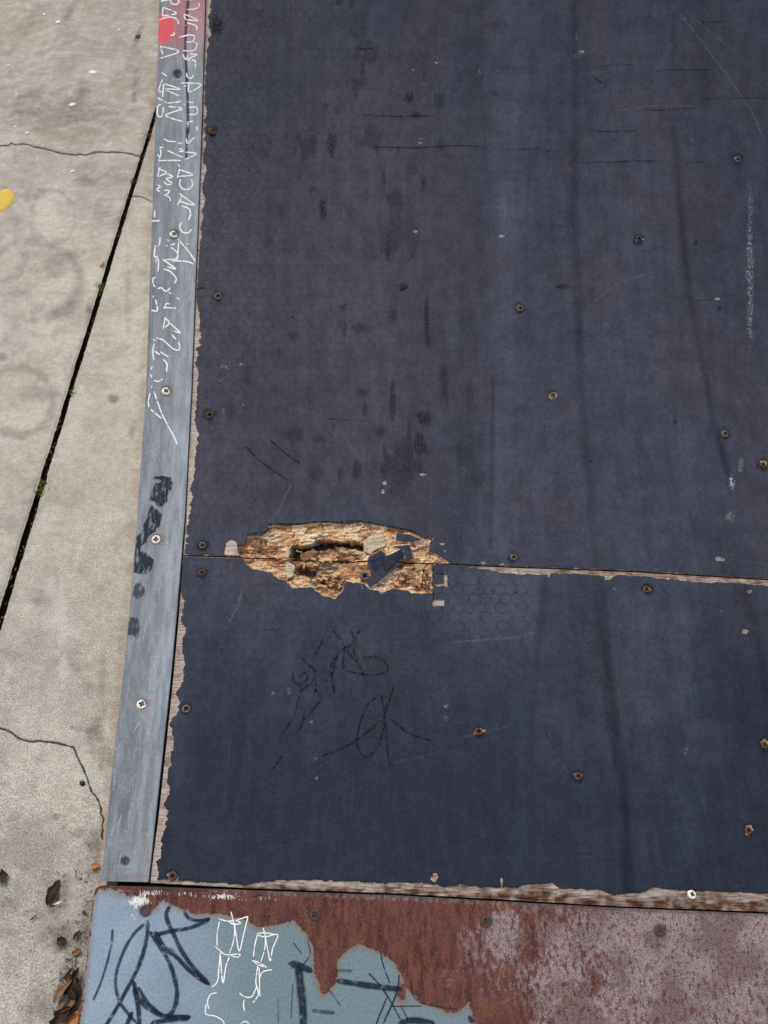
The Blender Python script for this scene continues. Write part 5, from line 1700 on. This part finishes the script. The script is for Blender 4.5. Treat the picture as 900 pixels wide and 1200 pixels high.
child(strokes('graffiti', [(c4(p), wp) for p in [
    [(610, 265), (650, 275), (690, 268), (730, 255)], [(730, 255), (712, 330), (695, 395), (683, 340), (675, 285)], [(615, 275), (605, 325), (605, 375)], [(660, 235), (668, 262), (676, 310), (670, 360), (655, 405)],
    [(595, 375), (615, 392), (640, 410), (695, 408), (690, 420), (660, 415)], [(618, 400), (612, 470), (605, 520), (580, 545)], [(618, 410), (628, 525), (640, 460), (655, 418)],
    [(605, 565), (580, 570), (566, 600), (572, 630)], [(560, 610), (560, 650), (600, 660), (630, 680), (632, 700)], [(655, 275), (680, 270), (700, 285), (665, 285), (655, 275)],
    [(765, 330), (800, 338), (850, 330), (830, 385), (820, 435), (810, 390), (800, 340)], [(768, 330), (757, 375), (752, 420)], [(790, 300), (800, 335), (797, 390), (782, 440)],
    [(745, 435), (770, 440), (805, 462), (770, 450), (755, 440)], [(770, 455), (762, 520), (772, 570), (750, 605)], [(775, 460), (778, 580)], [(775, 510), (790, 480), (830, 470)],
    [(695, 565), (715, 580), (745, 580), (765, 540)], [(715, 590), (712, 615), (716, 640)], [(700, 690), (718, 680), (735, 690)], [(765, 325), (800, 322), (845, 330)]]],
    M['inkwhite'], None, zplate, 'two thin white paint pen tags one beside the other'), plate)

# ------------------------------------------------------------------ marks on the plywood
cE = lambda p: crop(300, 700, 3.4615, p)
child(strokes('graffiti', [(cE(p), w * 1.4) for p, w in [
    ([(310, 130), (345, 175)], 2.6), ([(425, 125), (405, 160), (385, 195), (335, 225), (300, 290)], 3.6), ([(385, 130), (400, 185), (400, 230), (440, 320)], 3), ([(350, 185), (380, 230), (410, 262)], 3),
    ([(430, 245), (500, 245), (535, 280), (520, 305), (480, 315), (430, 312), (370, 300)], 2.8), ([(175, 235), (210, 270), (245, 305)], 2.6), ([(150, 295), (150, 335), (178, 355), (208, 332), (200, 305), (175, 322)], 3),
    ([(245, 330), (175, 385)], 3), ([(235, 370), (270, 405)], 3.2), ([(175, 400), (155, 480), (110, 550)], 3), ([(265, 412), (205, 490), (160, 560)], 3), ([(120, 625), (65, 700)], 2.4), ([(200, 460), (188, 505)], 3),
    ([(275, 165), (240, 235)], 3.2), ([(300, 290), (318, 390)], 3), ([(330, 230), (305, 330)], 3.2), ([(245, 345), (240, 390)], 3), ([(360, 195), (350, 290)], 2.6), ([(285, 330), (285, 385)], 2)]],
    M['inkdeck'], None, zdeck, 'faded black marker tag of crossed strokes'), lo)
child(strokes('graffiti', [(cE(p), w * 1.4) for p, w in [
    ([(500, 395), (455, 435), (425, 500), (410, 590), (435, 643), (468, 636), (505, 580), (520, 480), (508, 400)], 2.6), ([(557, 365), (540, 420), (525, 470), (528, 560), (536, 640), (550, 698)], 3),
    ([(268, 642), (350, 612), (420, 570), (520, 490)], 3.2), ([(545, 490), (590, 530), (640, 560), (718, 582)], 3.2), ([(500, 400), (525, 405)], 3), ([(490, 480), (520, 480)], 3)]],
    M['inkdeck'], None, zdeck, 'looped black marker tag with long cross strokes'), lo)
cF = lambda p: crop(220, 300, 2.647, p)
cG = lambda p: crop(560, 0, 2.647, p)
child(strokes('scratch_marks', [(cF([(180, 590), (230, 640), (310, 695)]), 2.2), (cF([(255, 570), (300, 610), (350, 645)]), 2.2), (cF([(350, 640), (310, 560)]), 2, .4),
    (cG([(355, 240), (368, 245), (385, 258)]), 2.2), (cG([(550, 225), (580, 216), (650, 217), (730, 218)]), 1.6, .7), (cG([(345, 403), (390, 408), (490, 406)]), 1.6, .8), (cG([(400, 504), (480, 500), (570, 500)]), 1.6, .9),
    (cG([(280, 505), (400, 503)]), 1.6, .5), (cG([(645, 506), (705, 502)]), 1.5, .8), (cG([(690, 306), (900, 304)]), 1.3, .7), (cG([(90, 465), (200, 460)]), 1.4, .7), (cG([(380, 205), (480, 200)]), 1.4, .6), (cG([(510, 338), (570, 342), (680, 334)]), 1.6, .8), (cG([(630, 70), (790, 68)]), 1.4, .7), (cG([(190, 705), (270, 700)]), 1.3, .6),
    (crop(230, 0, 2.727, [(565, 470), (700, 472), (830, 466), (900, 468)]), 1.6, .9), (crop(230, 0, 2.727, [(530, 368), (650, 372), (740, 370)]), 1.8, .9), (crop(230, 0, 2.727, [(520, 160), (565, 155)]), 2.5, .8),
    (crop(560, 300, 2.647, [(670, 140), (740, 133)]), 1.3, .8), (crop(560, 300, 2.647, [(240, 100), (275, 92)]), 1.6, .7), (crop(300, 700, 3.4615, [(30, 130), (90, 133)]), 1.3, .8), (cF([(420, 505), (560, 512)]), 1.6, .6),
    (c3([(625, 335), (618, 395), (622, 500), (628, 560)]), 2.4), (c3([(630, 382), (695, 384)]), 1.6), (c3([(632, 462), (712, 462)]), 1.6), (c3([(712, 330), (714, 465)]), 1.5), (c3([(230, 478), (310, 500)]), 1.6),
    (c2([(315, 140), (440, 118), (452, 80), (560, 74), (640, 76), (760, 62), (880, 66)]), 2.6), (c3([(40, 62), (170, 58), (330, 86), (450, 108), (520, 126)]), 2.2), (c2([(262, 215), (305, 198), (318, 140)]), 2), (c3([(600, 318), (740, 326), (900, 340)]), 2.2),
    ([(222, 341), (240, 337)], 3, .8), ([(231, 418), (237, 420)], 2, .8)], M['crackink'], None, zdeck, 'thin dark cracks and scratches in the film'), up)['kind'] = 'stuff'
child(strokes('scuff_marks', [(cG([(625, 40), (700, 140), (760, 220), (810, 290), (850, 350), (880, 420)]), 3.6), (cG([(640, 30), (720, 100), (800, 165)]), 2.5, .7), (cG([(425, 345), (520, 332), (600, 328), (700, 334)]), 2.4),
    (cF([(325, 705), (305, 740), (290, 775), (275, 810)]), 3, 1.), (crop(560, 300, 2.647, [(340, 160), (430, 90), (540, 50)]), 2.4, .8), (crop(560, 300, 2.647, [(300, 260), (420, 200)]), 2, .7), (crop(560, 300, 2.647, [(380, 480), (520, 420)]), 3, .6),
    (crop(230, 0, 2.727, [(735, 155), (770, 190), (800, 215)]), 2, 1.2), ([(500, 640), (470, 600)], 1.5, .5), (cF([(95, 395), (130, 365)]), 1.6, 1.3), (cF([(100, 345), (170, 338)]), 1.6, 1.3)], M['scuff'], None, zdeck, 'pale scuff trails across the film'), up)['kind'] = 'stuff'
child(strokes('scuff_marks', [(crop(500, 620, 2.25, [(60, 300), (150, 292), (240, 285), (290, 270)]), 4, 1.), ([(268, 730), (278, 712), (284, 690)], 3.5, 1.2), ([(262, 745), (255, 770)], 2, .8), ([(540, 865), (600, 850)], 2.4, .7), ([(640, 870), (665, 905)], 2, .7),
    ([(345, 690), (395, 725)], 2, .5), ([(460, 895), (520, 880)], 2, .7)], M['scuff'], None, zdeck, 'pale scuff trails below the hole'), lo)['kind'] = 'stuff'

# black spot of gum stuck on the upper sheet
n = 22
V, s = [], float(S_of(336))
X = float(X_of(472, s))
for f, z in ((0, .0016), (.6, .0015), (.92, .0011), (1.0, 0.0004)):
    for i in range(n):
        a = 2 * math.pi * i / n
        k = 0.0085 * f * (1 + .10 * math.sin(3 * a + 1))
        V.append(W(X + k * math.cos(a), s + k * math.sin(a), z))
Fc = [(r * n + i, (r + 1) * n + i, (r + 1) * n + (i + 1) % n, r * n + (i + 1) % n) for r in range(3) for i in range(n)]
gum = mesh_obj('gum_spot', np.array(V), Fc, M['gum'])
child(gum, up)
